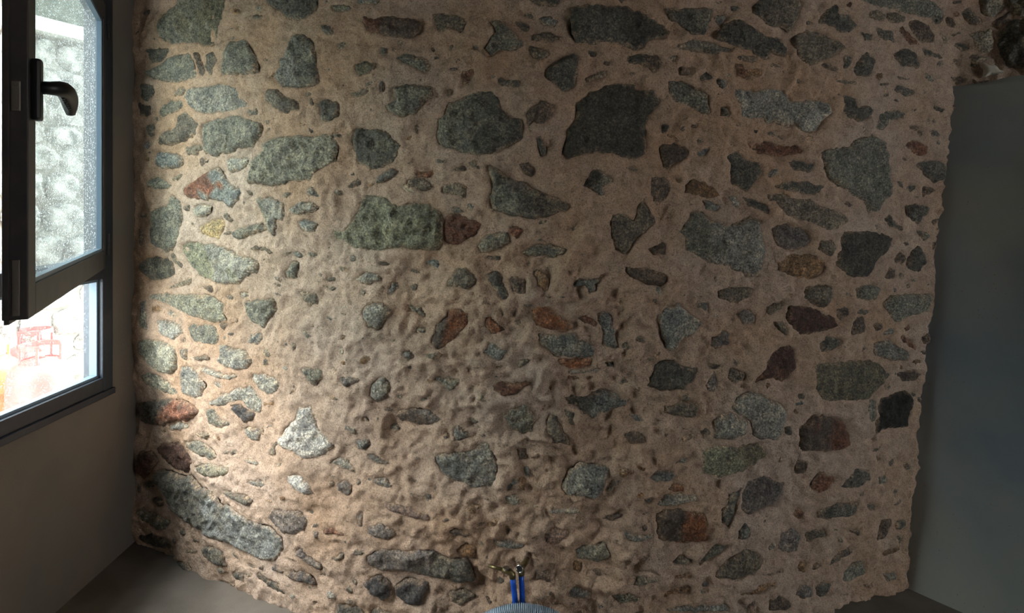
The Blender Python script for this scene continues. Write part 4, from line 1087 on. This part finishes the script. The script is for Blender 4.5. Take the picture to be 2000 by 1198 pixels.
for s0, s1 in ((a0, a1),):
    p = [yard_point(np.array([s]), np.array([zv]), np.array([hv]))[0] for s in (s0, s1) for zv in (2.665, 2.755) for hv in (-.02, .09)]
    v = [bm.verts.new(tuple(q_)) for q_ in p]
    for f in ((0, 1, 3, 2), (4, 6, 7, 5), (0, 4, 5, 1), (2, 3, 7, 6), (1, 5, 7, 3), (0, 2, 6, 4)): bm.faces.new([v[i] for i in f])
bm_obj('coping_band', bm, M_lintel, yw)

bm = bmesh.new()
p = [yard_point(np.array([s_]), np.array([zv]), np.array([hv]))[0] for s_ in (a0, a1) for zv in (2.755, 3.12) for hv in (-.02, .03)]
v = [bm.verts.new(tuple(q_)) for q_ in p]
for f in ((0, 1, 3, 2), (4, 6, 7, 5), (0, 4, 5, 1), (2, 3, 7, 6), (1, 5, 7, 3), (0, 2, 6, 4)): bm.faces.new([v[i] for i in f])
bm_obj('parapet', bm, noisy(material('weathered_concrete', (96, 98, 88), .9), (74, 78, 66), (112, 112, 100), 9), yw)

def gas_bottle(loc, rz, body_c, label):
    r = empty('gas_bottle', loc, (0, 0, rz)); tag(r, label, 'gas bottle')
    m = noisy(material('bottle_enamel', body_c, .45), tuple(v*.88 for v in body_c), body_c, 7, 5, .1)
    bm = bmesh.new()
    lathe(bm, [(.115, 0), (.122, .006), (.122, .03), (.150, .055), (.152, .09), (.152, .17), (.154, .175), (.154, .182), (.152, .187), (.152, .26), (.146, .30), (.125, .335), (.085, .36), (.04, .372), (.02, .374)])
    bm_obj('body', bm, m, r, smooth=True)
    bm = bmesh.new()
    seg = 28                                                       # carrying collar, open on one side
    for zlo, zhi in ((.350, .368), (.425, .452)):
        for k in range(seg-6):
            a0, a1 = 2*math.pi*k/seg, 2*math.pi*(k+1)/seg
            vv = [bm.verts.new((R_*math.cos(t), R_*math.sin(t), zv)) for R_ in (.088, .095) for t in (a0, a1) for zv in (zlo, zhi)]
            for f in ((0, 1, 3, 2), (4, 6, 7, 5), (0, 4, 5, 1), (2, 3, 7, 6), (1, 5, 7, 3), (0, 2, 6, 4)): bm.faces.new([vv[i] for i in f])
    for k in (0, 5, 11, 16, 21):
        t = 2*math.pi*(k+.5)/seg
        tube(bm, [(.0915*math.cos(t), .0915*math.sin(t), .34), (.0915*math.cos(t), .0915*math.sin(t), .44)], .008, 8)
    bm_obj('collar', bm, m, r)
    bm = bmesh.new(); lathe(bm, [(.022, .37), (.022, .395), (.014, .398), (.014, .415), (.020, .418), (.020, .432), (.008, .436)], 16)
    bm_obj('valve', bm, M_gear, r, smooth=True)
gas_bottle((-2.58, 3.36, .34), .4, (204, 92, 84), 'red gas bottle nearest the window, standing in the yard')
gas_bottle((-2.92, 3.42, .34), 2.0, (232, 140, 84), 'orange gas bottle left of the nearest red one')
gas_bottle((-2.92, 3.75, .34), 4.4, (204, 84, 78), 'farther red gas bottle against the yard wall')

# ------------------------------------------------------------------ plumbing at the foot of the wall
M_pipe = noisy(material('blue_plastic_pipe', (22, 84, 190), .35), (18, 76, 180), (28, 94, 205), 20)
M_conduit = noisy(material('grey_conduit', (150, 166, 182), .5), (142, 158, 174), (160, 174, 188), 14)
M_brass = material('tarnished_brass', (120, 108, 76), .4, .8)
M_chrome = material('chrome_collar', (205, 205, 205), .25, 1)
def at(px, py, d): return Vector(((px-1000)/1200*d, d, 1.55+(400-py)/1200*d))
PR = .0096
D0 = 2.10
def pipe(label, top, bot):
    r = empty('water_pipe', bot); tag(r, label, 'pipe', 'blue water pipes at the wall foot')
    ax = top-bot
    bm = bmesh.new(); tube(bm, [ax*f for f in (-.5, -.25, 0, .25, .5, .75, 1.0)], PR, 18)
    bm_obj('hose', bm, M_pipe, r, smooth=True)
    return r, ax, ax.normalized()
# left pipe: grey brass elbow turning to the left along the wall
r, e, u = pipe('left blue water pipe, leaning, with a brass elbow turned to the left', at(1001, 1126, D0), at(1007.5, 1186, D0))
lf = Vector((-.95, .30, .06)).normalized()
bm = bmesh.new(); tube(bm, [e-u*.006, e+u*.006, e+u*.012+lf*.006, e+u*.014+lf*.02, e+u*.0145+lf*.034], [.0115, .0115, .0112, .010, .0095], 16)
tube(bm, [e+u*.0145+lf*.034, e+u*.0150+lf*.085], .006, 12)
f = bm_obj('fitting', bm, M_brass, r, smooth=True)
bm = bmesh.new(); q_ = e+u*.0145+lf*.020; tube(bm, [q_+Vector((0, -.004, .008)), q_+Vector((0, -.004, .013))], .0105, 20)
bm_obj('fitting_cap', bm, M_chrome, f)
# right pipe: elbow with its open mouth to the room
r, e, u = pipe('right blue water pipe, upright, with an open chrome ringed elbow', at(1018, 1120, D0+.012), at(1020.5, 1184, D0+.012))
fw = Vector((-.42, -.90, .12)).normalized()
bm = bmesh.new(); tube(bm, [e-u*.006, e+u*.006, e+u*.014, e+u*.020-fw*.004, e+u*.022-fw*.06], [.0115, .0115, .0115, .0115, .010], 16)
tube(bm, [e+u*.019, e+u*.019+fw*.013], .0125, 18)
f = bm_obj('fitting', bm, M_brass, r, smooth=True)
bm = bmesh.new(); p0 = e+u*.019+fw*.012; sd1 = fw.cross(Vector((0, 0, 1))).normalized(); sd2 = sd1.cross(fw)
tube(bm, [p0+(sd1*math.cos(t)+sd2*math.sin(t))*.0115 for t in [k*2*math.pi/24 for k in range(25)]], .0026, 8)
bm_obj('fitting_ring', bm, M_chrome, f, smooth=True)
bm = bmesh.new(); tube(bm, [p0, p0+fw*.0016], .0092, 18); bm_obj('bore_shade', bm, M_black, f)  # solid black disc painting the shaded hollow of the elbow's mouth
bm = bmesh.new(); c0 = at(1013.5, 1182, D0+.006)
tube(bm, [c0+Vector((.025*math.cos(t), .018*math.sin(t), .004*math.sin(3*t))) for t in [k*2*math.pi/20 for k in range(21)]], .0022, 6)
tube(bm, [c0+Vector((.004, -.026, 0)), c0+Vector((.016, -.034, -.028)), c0+Vector((.022, -.036, -.04))], .0018, 6)
tag(bm_obj('cable_tie', bm, M_black), 'thin black tie binding the two blue pipes', 'cable tie')
bm = bmesh.new(); pts = []; rad = []
ctrl = [(905, 1246), (930, 1222), (958, 1206), (985, 1196), (1010, 1192), (1036, 1193), (1062, 1199), (1088, 1209), (1112, 1226), (1128, 1246)]
cx_, cy_ = zip(*ctrl); NT = 64
for k in range(NT*4+1):
    f = k/(NT*4)*(len(ctrl)-1); px = np.interp(f, range(len(ctrl)), cx_)
    py = float(np.mean([np.interp(f+o_, range(len(ctrl)), cy_) for o_ in (-.6, -.3, 0, .3, .6)]))
    p = at(px, py, D0-.045); pts.append(p); rad.append(.0205+.0024*math.cos(k*math.pi/2))
tube(bm, pts, rad, 18)
tag(bm_obj('corrugated_conduit', bm, M_conduit, smooth=True), 'grey corrugated conduit arching below the blue pipes', 'conduit')
